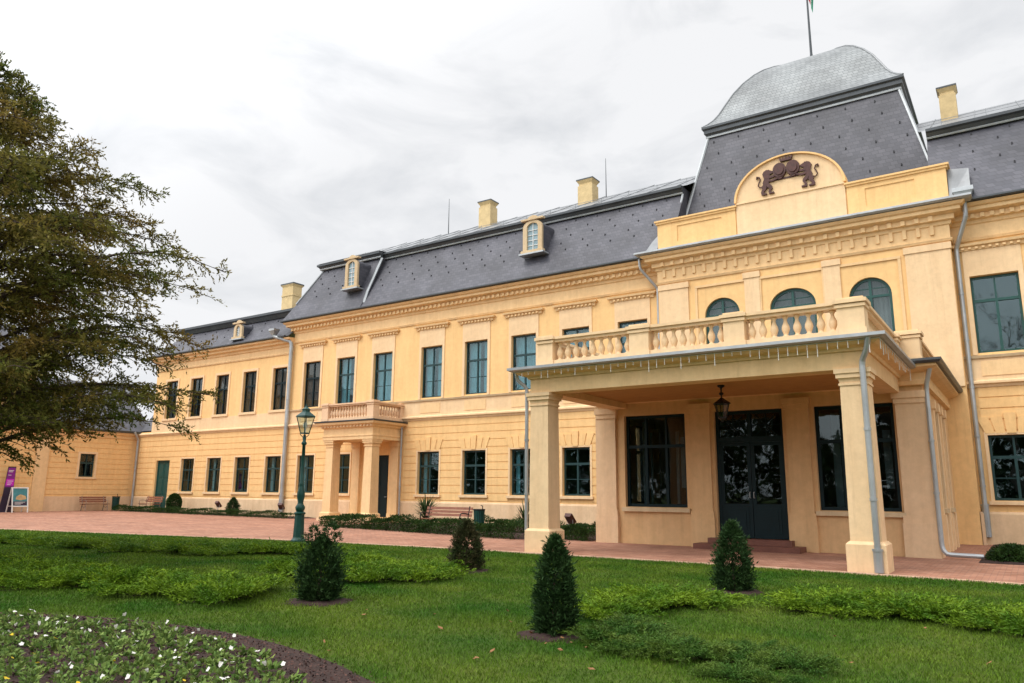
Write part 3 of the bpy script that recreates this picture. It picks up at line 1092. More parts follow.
# ---- centre tower and dome
TX, TY = -6.93, 6.6
def ring_t(hw, z): return [(TX - hw, TY - hw, z), (TX + hw, TY - hw, z), (TX + hw, TY + hw, z), (TX - hw, TY + hw, z)]
mb = MB()
lv = [(5.62, 11.7), (5.30, 12.6), (4.05, 18.05)]
for (h0, z0), (h1, z1) in zip(lv, lv[1:]):
    mb.add(ring_t(h0, z0) + ring_t(h1, z1), [(0, 1, 5, 4), (1, 2, 6, 5), (2, 3, 7, 6), (3, 0, 4, 7)])
hooks(mb, TX - 5.2, TX + 5.2, ((-TY + 5.30 + 0.0, 12.6), (-TY + 4.05, 18.05)), 1.15, 8, inset=1.15)
tower = mb.build('tower_roof', [M['slate'], M['hook']], palace)
mb = MB()
sq = [(TX - 4.05, TY + 4.05), (TX - 4.05, TY - 4.05), (TX + 4.05, TY - 4.05), (TX + 4.05, TY + 4.05)]
mb.sweep(sq, [(-.05, 18.0), (0.05, 18.0), (0.07, 18.12), (0.16, 18.2), (0.16, 18.36), (0.24, 18.42), (0.24, 18.52), (-.1, 18.58)], closed=True)
mb.build('tower_cornice', M['darkmetal'], tower)
mb = MB()
mb.sweep(sq, [(0.035, 17.99), (0.085, 17.99), (0.10, 18.06), (0.06, 18.1)], closed=True)
mb.build('drip_edge', M['zinc'], tower)
PROF = [(0, 0), (.05, .045), (.10, .105), (.15, .19), (.21, .325), (.28, .475), (.37, .625), (.47, .755), (.56, .84), (.66, .905), (.76, .95), (.88, .985), (1, 1.0)]
mb = MB()
HD, HW = 4.05, 4.27
for (s0, h0), (s1, h1) in zip(PROF, PROF[1:]):
    a, b = HW * (1 - s0), HW * (1 - s1)
    A, B = ring_t(a, 18.53 + HD * h0), ring_t(b, 18.53 + HD * h1)
    if b > 1e-6:
        mb.add(A + B, [(0, 1, 5, 4), (1, 2, 6, 5), (2, 3, 7, 6), (3, 0, 4, 7)])
    else:
        mb.add(A + [B[0]], [(0, 1, 4), (1, 2, 4), (2, 3, 4), (3, 0, 4)])
mb.build('dome', M['domeslate'], tower)
for sx in (-1, 1):
    mb = MB()
    mb.tube([(TX + sx * (h + .0), TY - h, z) for h, z in lv], 0.07, 6)
    mb.build('flashing', M['zinc'], tower)
    mb = MB()
    mb.tube([(TX + sx * HW * (1 - s), TY - HW * (1 - s), 18.53 + HD * h) for s, h in PROF], 0.045, 6)
    mb.build('flashing', M['sheet'], tower)

# attic parapet with panels and arched pediment
mb = MB()
AX0, AX1, AZ = -12.4, -1.42, 13.2
AY = -0.42
mb.box(AX0, AX1, AY, AY + 0.5, 11.8, AZ)
for a, b in ((-12.42, -11.75), (-9.35, -8.98), (-4.7, -4.3), (-2.2, -1.40)):
    mb.box(a, b, AY - 0.045, AY + 0.52, 11.82, AZ - .14)
for a, b in ((-11.75, -9.35), (-4.3, -2.2)):
    mb.box(a, b, AY - 0.04, AY, 11.82, 12.18)
    mb.box(a, b, AY - 0.04, AY, AZ - 0.32, AZ - .14)
    mb.box(a, a + .22, AY - 0.04, AY, 12.18, AZ - .32)
    mb.box(b - .22, b, AY - 0.04, AY, 12.18, AZ - .32)
for a, b in ((AX0 - .08, -8.96), (-4.72, AX1 + .08)):
    mb.box(a, b, AY - 0.10, AY + .56, AZ - .14, AZ - .05)
    mb.box(a - .05, b + .05, AY - 0.15, AY + .6, AZ - .05, AZ + .02)
attic = mb.build('attic', M['yellow'], palace)
mb = MB()
fa = Ffront(AY - 0.06)
px0, px1, pc, pw = -8.93, -4.75, -6.84, 2.06
mb.box(px0, px1, AY - 0.06, AY + .5, 11.83, 13.24)
arcp = [(pc - pw * math.cos(t), 13.30 + 1.60 * math.sin(t)) for t in [i * PI / 28 for i in range(29)]]
mb.prism(arcp, fa, 0.0, -0.55)
mb.box(px0 - .0, px1 + .0, AY - 0.11, AY + .45, 13.23, 13.30)
ped = mb.build('pediment', M['pale'], attic)
mb = MB()
for i in range(28):
    a, b = arcp[i], arcp[i + 1]
    k = 1.04
    a2, b2 = [(pc + (p[0] - pc) * k, 13.30 + (p[1] - 13.30) * k) for p in (a, b)]
    mb.prism([a, b, b2, a2], fa, 0.10, -0.6)
mb.build('pediment_moulding', M['yellow'], attic)
mb = MB()                                        # zinc saddle pieces at both ends of the attic
mb.add([(-12.45, -0.6, 11.82), (-13.1, -0.55, 11.78), (-12.62, 0.2, 13.0), (-12.45, 0.45, 13.35), (-12.45, 0.5, 11.9)], [(0, 1, 2, 3), (0, 3, 4), (1, 4, 3, 2)])
mb.build('flashing', M['sheet'], attic)
mb = MB()
mb.add([(-1.38, -0.5, 11.8), (-0.72, -0.5, 11.86), (-0.72, -0.16, 13.0), (-1.38, -0.16, 13.1), (-1.38, .6, 11.8), (-.72, .6, 11.8)], [(0, 1, 2, 3), (0, 3, 4), (1, 5, 2), (3, 2, 5, 4)])
mb.build('flashing', M['sheet'], attic)

# coat of arms: two lions holding paired shields under a crown
coa_y = AY - 0.06
fc = Ffront(coa_y)
coa = MB()
coa.prism([(-7.45, 14.0), (-6.3, 14.0), (-6.42, 13.93), (-7.34, 13.93)], fc, 0.0, 0.03)
coat = coa.build('coat_of_arms', M['bronze'], palace)


def ell(cx, cz, a, b, rot=0.0, n=16):
    return [(cx + a * math.cos(t) * math.cos(rot) - b * math.sin(t) * math.sin(rot), cz + a * math.cos(t) * math.sin(rot) + b * math.sin(t) * math.cos(rot)) for t in [2 * PI * i / n for i in range(n)]]


def lion(cx, cz, sg, name='lion'):
    """rampant lion facing sg (+1 right), about 1.15 m tall"""
    m_ = MB()
    k = 0

    def P(pts):
        nonlocal k
        k += 1
        m_.prism([(cx + sg * x * .86, cz - .05 + z * .86) for x, z in pts], fc, 0.0, 0.07 + 0.004 * k)

    P([(-.17, -.22), (-.20, -.02), (-.13, .16), (-.12, .34), (-.02, .46), (.12, .40), (.17, .22), (.10, .06), (.09, -.08), (.08, -.24), (-.06, -.30)])   # trunk
    P([(-.16, .30), (-.19, .42), (-.12, .54), (.0, .60), (.10, .58), (.15, .46), (.16, .30), (.08, .16), (-.04, .14), (-.12, .2)])                       # mane
    P([(.02, .44), (.05, .56), (.10, .60), (.14, .56), (.22, .52), (.31, .47), (.30, .40), (.22, .37), (.14, .36), (.06, .36)])                           # head and muzzle
    P([(.08, .28), (.26, .26), (.40, .33), (.50, .36), (.53, .30), (.44, .25), (.30, .17), (.10, .16)])                                                 # upper foreleg
    P([(.06, .12), (.24, .06), (.38, .10), (.49, .12), (.50, .05), (.39, .02), (.25, -.03), (.06, .0)])                                                 # lower foreleg
    P([(-.04, -.14), (.10, -.10), (.22, -.22), (.24, -.34), (.15, -.47), (.17, -.53), (.30, -.54), (.30, -.60), (.07, -.60), (.06, -.46), (.12, -.34), (.02, -.26)])
    P([(-.20, -.12), (-.02, -.20), (-.04, -.34), (-.16, -.46), (-.15, -.53), (-.03, -.55), (-.03, -.61), (-.27, -.61), (-.29, -.46), (-.22, -.34), (-.26, -.24)])
    tail = [(-0.18, -0.18), (-0.34, -0.20), (-0.42, -0.08), (-0.36, 0.06), (-0.30, 0.18), (-0.35, 0.32), (-0.45, 0.34), (-0.47, 0.24)]
    m_.tube([(cx + sg * x * .86, coa_y - 0.05, cz - .05 + z * .86) for x, z in tail], [0.03, 0.025, 0.025, 0.025, 0.025, 0.03, 0.045, 0.03], 6)
    return m_.build(name, M['bronze'], coat)


lion(-7.62, 13.98, 1)
lion(-6.04, 13.98, -1)
for cx in (-7.10, -6.58):
    mb = MB()
    mb.prism(ell(cx, 14.32, 0.26, 0.30), fc, 0.0, 0.12)
    mb.prism(ell(cx, 14.32, 0.17, 0.21), fc, 0.12, 0.165)
    mb.prism([(cx - .22, 14.12), (cx + .22, 14.12), (cx + .05, 13.95), (cx - .05, 13.95)], fc, 0.0, 0.10)
    mb.build('shield', M['bronze'], coat)
mb = MB()
mb.prism([(-7.04, 14.66), (-6.64, 14.66), (-6.60, 14.74), (-7.08, 14.74)], fc, 0.0, 0.12)
for i in range(5):
    x = -7.04 + i * 0.1
    mb.prism([(x - .04, 14.74), (x + .05, 14.74), (x + .01 + (i - 2) * .03, 14.86 if i != 2 else 14.9)], fc, 0.0, 0.09 + .004 * i)
mb.build('crown', M['bronze'], coat)

# ---- vestibule (glazed entrance building in front of the centre)
VX0, VX1, VY, VT = -11.83, -2.17, -7.4, 4.45
WIN = [(-10.88, -8.80, 1.14, 4.04), (-4.96, -2.90, 1.14, 4.04)]
DOR = (-7.87, -5.83, 0.30, 4.04)
mb = MB()
fv = Ffront(VY)
panel(mb, fv, VX0, VX1, 0, 5.0, WIN + [DOR], 0.3)
SWI = [(-5.1, -4.4, 1.2, 3.95), (-3.1, -2.4, 1.2, 3.95)]
panel(mb, Fside(VX1), VY, RY, 0, 5.0, SWI, 0.3)
panel(mb, lambda u, v, d: (VX0 - d, u, v), VY, RY, 0, 5.0, SWI, 0.3)
mb.quad((VX0, VY, 4.9), (VX1, VY, 4.9), (VX1, RY, 4.9), (VX0, RY, 4.9))
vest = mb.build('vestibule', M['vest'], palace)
for a, b in ((VX0, -11.16), (-8.62, -7.98), (-5.72, -5.08), (-2.84, VX1)):
    mb = MB()
    side = b == VX1
    x1 = b + 0.05 if side else b
    mb.box(a - (0.05 if a == VX0 else 0), x1, VY - 0.10, VY + 0.02, 1.05, 3.98)
    mb.box(a - 0.06, x1 + 0.06, VY - 0.15, VY + 0.02, 0, 0.86)
    mb.box(a - 0.04, x1 + 0.04, VY - 0.12, VY + 0.02, 0.86, 1.05)
    mb.box(a - 0.07, x1 + 0.05, VY - 0.16, VY + 0.02, 4.12, 4.30)
    mb.box(a - 0.03, x1 + 0.03, VY - 0.13, VY + 0.02, 3.98, 4.12)
    if side:
        mb.box(VX1 - .02, VX1 + 0.05, VY + .021, VY + 0.6, 1.05, 3.98)
        mb.box(VX1 - .02, VX1 + 0.11, VY + .021, VY + 0.66, 0, 1.05)
        mb.box(VX1 - .02, VX1 + 0.10, VY + .021, VY + 0.64, 3.98, 4.30)
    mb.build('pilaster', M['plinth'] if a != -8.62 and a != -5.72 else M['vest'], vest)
mb = MB()
for y in (-5.35, -4.25, -3.35, -2.2):
    mb.box(VX1 - .02, VX1 + 0.06, y - .14, y + .14, 1.05, 4.0)
    mb.box(VX1 - .02, VX1 + 0.11, y - .19, y + .19, 4.0, 4.25)
    mb.box(VX1 - .02, VX1 + 0.11, y - .19, y + .19, 0, 1.05)
mb.build('side_pilaster', M['pale'], vest)
mb = MB()
vp_ = [(VX0, RY), (VX0, VY), (VX1, VY), (VX1, RY)]
mb.sweep(vp_, [(-.02, 4.44), (0.12, 4.46), (0.14, 4.56), (0.10, 4.60), (0.10, 4.78), (0.3, 4.84), (0.42, 4.90), (0.42, 4.97), (-.02, 5.0)])
mb.build('vestibule_cornice', M['cream'], vest)
mb = MB()
mb.sweep([(VX1 - .6, VY), (VX1, VY), (VX1, RY)], [(.38, 4.975), (0.50, 4.97), (0.56, 5.03), (0.56, 5.09), (-.02, 5.12)])
mb.sweep([(VX0, RY), (VX0, VY), (VX0 + .6, VY)], [(.38, 4.975), (0.50, 4.97), (0.56, 5.03), (0.56, 5.09), (-.02, 5.12)])
mb.box(VX0, VX1, VY, RY, 5.0, 5.06)
mb.build('terrace_roof', M['darkmetal'], vest)
mb = MB()
for a, b, c, d in WIN:
    mb.box(a - .08, b + .1, VY - 0.11, VY + 0.05, 1.0, 1.12)
for a, b, c, d in SWI:
    mb.box(VX1 - .05, VX1 + .12, a - .12, b + .12, 1.08, 1.2)
mb.build('sill', M['stone'], vest)
for a, b, c, d in WIN:
    o = rect_window('glazed_screen', b - a - .01, d - c - .01, M['blackteal'], 3, 0.655, (), M['darkglass'], 0.09, 0.09)
    mb = MB()
    h = (b - a) / 2
    for x in (-.52, .05, .38):
        mb.box(x, x + R.uniform(.05, .12), 0.7, 0.76, 0.1, 2.4)
    mb.box(-.7, -.5, 0.5, 0.53, 0.05, 2.75)
    mb.box(.62, .82, 0.5, 0.53, 0.6, 2.2)
    mb.build('curtain', M['curtain'], o)
    o.parent = palace
    o.location = ((a + b) / 2 + 18, VY + 0.15, c + .005)
for a, b, c, d in SWI:
    o = rect_window('side_window', b - a - .01, d - c - .01, M['blackteal'], 1, 0.655, (), M['darkglass'], 0.09, 0.07)
    o.parent = palace
    o.location = (VX1 - 0.15 + 18, (a + b) / 2, c + .005)
    o.rotation_euler = (0, 0, PI / 2)
    o2 = copy_tree(o, palace)
    o2.location = (VX0 + 0.15 + 18, (a + b) / 2, c + .005)
    o2.rotation_euler = (0, 0, -PI / 2)
# interior back of the vestibule
mb = MB()
mb.quad((VX0 + .05, VY + 4.5, 0), (VX1 - .05, VY + 4.5, 0), (VX1 - .05, VY + 4.5, 4.8), (VX0 + .05, VY + 4.5, 4.8))
for x in (-10.3, -9.2, -4.4):
    mb.box(x, x + .35, VY + 3.2, VY + 3.5, 0.05, 4.0)
mb.build('interior_wall', M['room'], vest)

# entrance door: two leaves, panelled foot, glazed, with a latticed fanlight
a, b, c, d = DOR
DW, DH = b - a - .01, d - c - .01
o = MB()
h = DW / 2
o.box(-h, -h + .09, 0, .1, 0, DH)
o.box(h - .09, h, 0, .1, 0, DH)
o.box(-h + .09, h - .09, 0, .1, DH - .1, DH)
o.box(-h + .09, h - .09, -.02, .1, 2.78, 2.95)
o.box(-.05, .05, -.01, .1, 2.95, DH - .1)
door = o.build('entrance_door', M['blackteal'])
for sg in (-1, 1):
    lf = MB()
    x0, x1 = (-h + .09, -.008) if sg < 0 else (.008, h - .09)
    lf.box(x0, x1, .02, .08, 0, .98)
    lf.box(x0, x0 + .1, .02, .08, .98, 2.78)
    lf.box(x1 - .1, x1, .02, .08, .98, 2.78)
    lf.box(x0 + .1, x1 - .1, .02, .08, 2.68, 2.78)
    lf.box(x0 + .12, x1 - .12, .005, .02, .14, .86)
    lf.box(x0 + .2, x1 - .2, -.008, .005, .24, .76)
    lo_ = lf.build('door_leaf', M['blackteal'], door)
    hm = MB()
    hx = (x1 - .05) if sg < 0 else (x0 + .05)
    hm.tube([(hx, .02, 1.15), (hx, -.05, 1.15), (hx, -.05, 1.32), (hx, .02, 1.32)], .012, 6)
    hm.build('door_handle', M['zinc'], door)
    lt = MB()
    q0, q1 = (-h + .09, -.05) if sg < 0 else (.05, h - .09)
    cx = (q0 + q1) / 2
    zc = (2.95 + DH - .1) / 2
    for t in range(4):
        an = t * PI / 4
        dx, dz = math.cos(an) * .4, math.sin(an) * .4
        lt.tube([(cx - dx, .05, zc - dz), (cx + dx, .05, zc + dz)], .014, 5)
    lt.tube([(cx + .2 * math.cos(t * PI / 8), .05, zc + .2 * math.sin(t * PI / 8)) for t in range(17)], .014, 5)
    lt.build('fanlight_lattice', M['blackteal'], door)
g = MB()
g.box(-h + .1, -.02, .045, .053, 1.0, 2.7)
g.box(.02, h - .1, .045, .053, 1.0, 2.7)
g.box(-h + .08, h - .08, .07, .078, 2.93, DH - .09)
g.build('pane', M['darkglass'], door)
door.parent = palace
door.location = ((a + b) / 2 + 18, VY + 0.14, c + .005)
mb = MB()
mb.box(-8.35, -5.35, VY - 0.85, VY + .1, 0.004, 0.15)
mb.box(-8.05, -5.65, VY - 0.45, VY + .3, 0.15, 0.30)
mb.build('entrance_step', M['redstep'], palace)

# ---- portico (carriage porch)
PX0, PX1, PY = -11.33, -2.68, -12.43
mb = MB()
BT = 4.27
mb.box(PX0 + .02, PX1 - .02, PY + .02, PY + .58, BT, 4.66)
mb.box(PX0 + .02, PX0 + .56, PY + .58, VY - .02, BT, 4.66)
mb.box(PX1 - .56, PX1 - .02, PY + .58, VY - .02, BT, 4.66)
mb.sweep([(PX0, VY - .05), (PX0, PY), (PX1, PY), (PX1, VY - .05)], [(-.05, 4.655), (0.03, 4.655), (0.06, 4.72), (0.22, 4.76), (0.3, 4.82), (0.3, 4.86), (-.05, 4.87)])
port = mb.build('portico', M['cream'], palace)
mb = MB()
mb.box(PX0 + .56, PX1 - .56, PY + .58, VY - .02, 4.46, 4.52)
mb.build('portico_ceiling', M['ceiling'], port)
mb = MB()                                        # lace-like drip edging under the gutter
x = PX0 - .26
while x < PX1 + .26:
    mb.box(x, x + .011, PY - .33, PY - .316, 4.83 - R.choice((.1, .16, .3, .22)), 4.83)
    x += 0.21
mb.box(PX0 - .3, PX1 + .335, PY - .331, PY - .315, 4.826, 4.838)
mb.box(PX1 + .3155, PX1 + .3305, PY - .3, VY - .3, 4.827, 4.837)
y = PY - .2
while y < VY - .3:
    mb.box(PX1 + .316, PX1 + .33, y, y + .014, 4.83 - R.choice((.1, .16, .3, .22)), 4.83)
    y += 0.34
mb.build('icicle_lights', M['whitepaint'], port)
mb = MB()
mb.sweep([(PX0, VY - .3), (PX0, PY), (PX1, PY), (PX1, VY - .3)], [(.28, 4.87), (0.38, 4.845), (0.46, 4.88), (0.46, 4.95), (0.36, 4.97), (-.1, 5.02)])
mb.add([(PX0, PY, 5.012), (PX1, PY, 5.012), (PX1, VY, 5.012), (PX0, VY, 5.012)], [(0, 1, 2, 3)])
mb.build('gutter', M['zinc'], port)


def pillar(mb, cx, cy, a, zb, zt, tap=0.025, base=0.56):
    mb.box(cx - a - .085, cx + a + .085, cy - a - .085, cy + a + .085, 0, base)
    mb.frust(cx, cy, base, base + .06, a + .085, a + .085, a + .02, a + .02)
    mb.frust(cx, cy, base + .06, zt - .36, a, a, a - tap, a - tap)
    mb.box(cx - a, cx + a, cy - a, cy + a, zt - .36, zt - .31)
    mb.frust(cx, cy, zt - .31, zt - .2, a - tap, a - tap, a + .0, a + .0)
    mb.box(cx - a - .04, cx + a + .04, cy - a - .04, cy + a + .04, zt - .2, zt - .10)
    mb.box(cx - a - .07, cx + a + .07, cy - a - .07, cy + a + .07, zt - .10, zt)


for cx in (PX0 + .305, PX1 - .305):
    mb = MB()
    pillar(mb, cx, PY + .305, .305, 0, BT)
    mb.build('pillar', M['pale'], port)
# balustrades
BAL = [(0.075, 0), (0.075, .05), (0.045, .07), (0.06, .12), (0.095, .24), (0.085, .32), (0.045, .44), (0.036, .5), (0.05, .55), (0.07, .58), (0.07, .62)]


def balustrade(name, segs, piers, z0, mats, n_gap=0.235, parent=palace, h=0.62, thick=0.17):
    """segs: plan lines carrying balusters; piers: (x, y, half_x, half_y)"""
    mb = MB()
    for (x0, y0), (x1, y1) in segs:
        d = Vector((x1 - x0, y1 - y0))
        L = d.length
        d.normalize()
        nrm = Vector((d.y, -d.x))
        for za, zb, t in ((z0, z0 + .13, thick + .02), (z0 + .13 + h, z0 + .13 + h + .07, thick), (z0 + .20 + h, z0 + .27 + h, thick + .06)):
            p = [(x0, y0), (x1, y1)]
            vs_ = []
            for zz in (za, zb):
                for (px, py), sg in ((p[0], 1), (p[1], 1), (p[1], -1), (p[0], -1)):
                    vs_.append((px + nrm.x * t * sg, py + nrm.y * t * sg, zz))
            mb.add(vs_, [(0, 3, 2, 1), (4, 5, 6, 7), (0, 1, 5, 4), (1, 2, 6, 5), (2, 3, 7, 6), (3, 0, 4, 7)])
    root = mb.build(name, mats, parent)
    for x, y, hx, hy in piers:
        p = MB()
        p.box(x - hx, x + hx, y - hy, y + hy, z0 + .003, z0 + .13 + h + .205)
        p.box(x - hx - .03, x + hx + .03, y - hy - .03, y + hy + .03, z0 + .002, z0 + .14)
        p.box(x - hx - .035, x + hx + .035, y - hy - .035, y + hy + .035, z0 + .13 + h - .02, z0 + .13 + h + .05)
        p.box(x - hx - .07, x + hx + .07, y - hy - .07, y + hy + .07, z0 + .2 + h + .004, z0 + .285 + h)
        p.build('pier', mats, root)
    first = None
    for (x0, y0), (x1, y1) in segs:
        d = Vector((x1 - x0, y1 - y0))
        L = d.length
        k = max(2, int(L / n_gap))
        for i in range(k):
            t = (i + .5) / k
            x, y = x0 + d.x * t, y0 + d.y * t
            if first is None:
                b = MB()
                b.lathe(0, 0, [(r, z * h / .62) for r, z in BAL], 12)
                first = b.build('baluster', mats, root, smooth=True, origin=(0, 0, 0))
                o = first
            else:
                o = first.copy()
                col.objects.link(o)
            q = wpos(root)
            o.location = (x - q.x, y - q.y, z0 + .13 - q.z)
    return root


z0 = 5.0
py = PY + .16
piers = [(-10.80, py, .24, .2), (-7.98, py, .27, .2), (-5.52, py, .25, .2), (-2.92, py, .28, .24)]
segs = [((-10.56, py), (-8.25, py)), ((-7.71, py), (-5.77, py)), ((-5.27, py), (-3.2, py)),
        ((-2.84, py + .24), (-2.84, VY - .55)), ((-10.86, py + .2), (-10.86, VY - .4))]
balustrade('terrace_balustrade', segs, piers + [(-2.84, VY - .3, .24, .22), (-10.86, VY - .2, .22, .2)], z0, M['pale'], h=.51)
z0 = 5.1
balustrade('terrace_balustrade', [((-2.4, VY + .55), (-2.4, RY - .6)), ((-11.55, VY + .4), (-11.55, RY - .6))],
           [(-2.42, VY + .3, .30, .24), (-2.4, RY - .35, .2, .24), (-11.55, VY + .2, .22, .2)], z0, M['pale'], h=.55)

# ---- small side porch with balcony
SX0, SX1, SY = -30.95, -27.35, -2.2
mb = MB()
mb.box(SX0 + .05, SX1 - .05, SY + .05, -.002, 4.16, 4.75)
mb.sweep([(SX0, 0), (SX0, SY), (SX1, SY), (SX1, 0)], [(-.06, 4.155), (0.02, 4.155), (0.02, 4.3), (0.05, 4.33), (0.05, 4.38), (0.0, 4.4), (0.0, 4.74), (0.1, 4.80), (0.12, 4.88), (0.3, 4.94), (0.34, 5.05), (-.06, 5.08)])
sp = mb.build('side_porch', M['cream'], palace)
x = SX0 - .05
mb = MB()
while x < SX1:
    mb.box(x, x + .12, SY - .17, SY - .07, 4.80, 4.90)
    x += .24
mb.build('dentils', M['pale'], sp)
mb = MB()
mb.sweep([(SX0, 0), (SX0, SY), (SX1, SY), (SX1, 0)], [(.28, 5.055), (.36, 5.05), (.40, 5.09), (.40, 5.13), (.1, 5.17), (-.1, 5.17)])
mb.add([(SX0, SY, 5.165), (SX1, SY, 5.165), (SX1, 0, 5.165), (SX0, 0, 5.165)], [(0, 1, 2, 3)])
mb.build('balcony_edge', M['darkmetal'], sp)
for cx, cy in ((SX0 + .38, SY + .38), (SX1 - .38, SY + .38), (SX1 - .38, -.16), (SX0 + .38, -.16)):
    mb = MB()
    if cy < -1:
        pillar(mb, cx, cy, .30, 0, 4.16, .04, .42)
    else:
        mb.box(cx - .29, cx + .29, cy, .18, .42, 3.88)
        mb.box(cx - .35, cx + .35, cy - .06, .18, 0, .42)
        mb.box(cx - .34, cx + .34, cy - .05, .18, 3.88, 4.15)
    mb.build('pillar', M['cream'], sp)
mb = MB()
mb.box(SX0 - .1, SX1 + .1, SY - .1, .1, 0.006, .17)
mb.build('porch_step', M['plinth'], sp)
y0 = SY + .1
balustrade('balcony_balustrade', [((SX0 + .35, y0), (SX1 - .35, y0)), ((SX1 - .1, y0 + .25), (SX1 - .1, -.25)), ((SX0 + .1, y0 + .25), (SX0 + .1, -.25))],
           [(SX0 + .14, y0, .23, .22), (SX1 - .14, y0, .23, .22), (SX1 - .1, -.12, .15, .13)], 5.17, M['pink'], .2)
# dark side door under it
mb = MB()
W_, H_ = sdoor[1] - sdoor[0] - .01, sdoor[3] - sdoor[2] - .01
mb.box(-W_ / 2, W_ / 2, .03, .09, 0, H_)
mb.box(-W_ / 2, -W_ / 2 + .09, 0, .03, 0, H_)
mb.box(W_ / 2 - .09, W_ / 2, 0, .03, 0, H_)
mb.box(-W_ / 2 + .09, W_ / 2 - .09, 0, .03, H_ - .1, H_)
for k in (-1, 1):
    mb.box(min(k * .05, k * .48), max(k * .05, k * .48), .01, .03, .15, 1.05)
    mb.box(min(k * .05, k * .48), max(k * .05, k * .48), .01, .03, 1.2, 2.9)
o = mb.build('side_door', M['blackteal'])
o.parent = palace
o.location = ((sdoor[0] + sdoor[1]) / 2 + 18, .12, sdoor[2] + .005)
hm = MB()
hm.tube([(.5, .01, 1.05), (.5, -.06, 1.05), (.38, -.06, 1.05)], .014, 6)
hm.build('door_handle', M['zinc'], o, origin=(0, 0, 0))


# ---- downpipes
def downpipe(pts, r=0.062, parent=palace, mt=None, clips=True, boot=None):
    mb = MB()
    # round the bends
    pp = [Vector(p) for p in pts]
    q = [pp[0]]
    for i in range(1, len(pp) - 1):
        a = pp[i] + (pp[i - 1] - pp[i]).normalized() * min(.1, (pp[i - 1] - pp[i]).length * .4)
        b = pp[i] + (pp[i + 1] - pp[i]).normalized() * min(.1, (pp[i + 1] - pp[i]).length * .4)
        q += [a, (a + b) / 2 * .5 + pp[i] * .5, b]
    q.append(pp[-1])
    mb.tube(q, r, 10)
    if clips:
        for a, b in zip(pp, pp[1:]):
            if abs(a.z - b.z) > 1.5:
                k = int(abs(a.z - b.z) / 1.7)
                for i in range(1, k + 1):
                    c = a.lerp(b, i / (k + 1))
                    mb.lathe(c.x, c.y, [(r + .014, c.z - .03), (r + .014, c.z + .03)], 10)
    o = mb.build('downpipe', mt or M['zinc'], parent, smooth=False)
    if boot:
        b = MB()
        p = pp[-1]
        b.lathe(p.x, p.y, [(r + .03, p.z - .0), (r + .03, p.z + boot), (r + .045, p.z + boot), (r + .045, p.z + boot + .05)], 10)
        b.build('pipe_boot', M['zinc'], o)
    return o


downpipe([(-13.25, -.62, 11.62), (-13.25, -.55, 11.2), (-12.62, -.16, 10.3), (-12.62, -.14, 5.3)])
o = downpipe([(-0.95, -.62, 11.62), (-0.95, -.6, 11.1), (-1.36, -.16, 10.1), (-1.36, -.16, .25)], .075, boot=1.0)
hp = MB()
hp.frust(-0.95, -.62, 11.62, 11.95, .12, .12, .3, .22)
hp.box(-1.27, -.63, -.86, -.38, 11.95, 12.1)
hp.build('rainwater_head', M['zinc'], o)
o = downpipe([(XL - 1.25, -.62, 10.95), (XL - 1.2, -.6, 10.8), (XL - .1, -.24, 10.45), (XL - .05, -.2, 10.2), (XL - .05, -.2, .3)], .12, boot=.9)
hp = MB()
hp.frust(XL - 1.25, -.62, 10.9, 11.15, .12, .12, .24, .2)
hp.box(XL - 1.5, XL - 1.0, -.84, -.4, 11.15, 11.28)
hp.build('rainwater_head', M['zinc'], o)
downpipe([(SX1 + .12, -.18, 5.0), (SX1 + .12, -.18, .2)], .05)
downpipe([(PX0 - .38, PY - .1, 4.88), (PX0 - .38, PY - .05, 4.65), (PX0 - .15, PY + .1, 4.45), (PX0 - .15, PY + .1, .06)], .05)
downpipe([(PX1 + .12, PY - .36, 4.88), (PX1 + .05, PY - .25, 4.6), (PX1 - .08, PY - .12, 4.4), (PX1 - .08, PY - .12, .02)], .062, boot=.42)
downpipe([(VX1 + .3, VY - .3, 5.0), (VX1 + .15, VY - .15, 4.5), (VX1 + .12, VY - .12, 4.3), (VX1 + .12, VY - .16, .3), (VX1 + .2, VY - .2, .12), (VX1 + 1.0, VY - .1, .1)], .058)

# ------------------------------------------------------------------ palace wing (lower block on the left)
wing = empty('palace_wing', (-44, 0, 0), label='lower yellow side block left of the palace with a row of tall windows', cat='palace wing')
WX0, WX1, WE = -52.7, XL - .002, 10.7
WU = [-37.55, -40.45, -43.27, -46.1, -48.95]
WLo = [-37.65, -40.6, -43.46, -46.33]
WWW = 1.30
wu = [(c - WWW / 2, c + WWW / 2, 6.36, 8.95) for c in WU]
wl = [(c - WW / 2, c + WW / 2, *LZ) for c in WLo]
wd = (-50.05, -48.45, .12, 3.5)
mb = MB()
panel(mb, f0, -51.0, WX1, 0, WE, wu + wl + [wd])
mb.quad((WX0, 0, 0), (-51.0, 0, 0), (-51.0, 0, 5.5), (WX0, 0, 5.5))
mb.quad((-51.0, 0, 0), (-51.0, 12, 0), (-51.0, 12, WE), (-51.0, 0, WE))
mb.quad((-51.0, 12, 0), (WX1, 12, 0), (WX1, 12, WE), (-51.0, 12, WE))
mb.build('wall', M['yellow'], wing)
mb = MB()
mb.quad((-51, 4.2, 0), (WX1, 4.2, 0), (WX1, 4.2, 10.6), (-51, 4.2, 10.6))
mb.box(-50.95, WX1 - .05, .26, 4.2, 5.0, 5.05)
mb.build('interior_wall', M['room'], wing)
mb = MB()
rustic(mb, f0, WX0 + .3, WX1 - .02, 1.12, 5.2, wl + [wd])
mb.build('rustication', M['yellow'], wing)
mb = MB()
mb.sweep([(-52.4, 0), (wd[0] - .1, 0)], PLP)
mb.sweep([(wd[1] + .1, 0), (WX1, 0)], PLP)
mb.build('plinth', M['plinth'], wing)
mb = MB()
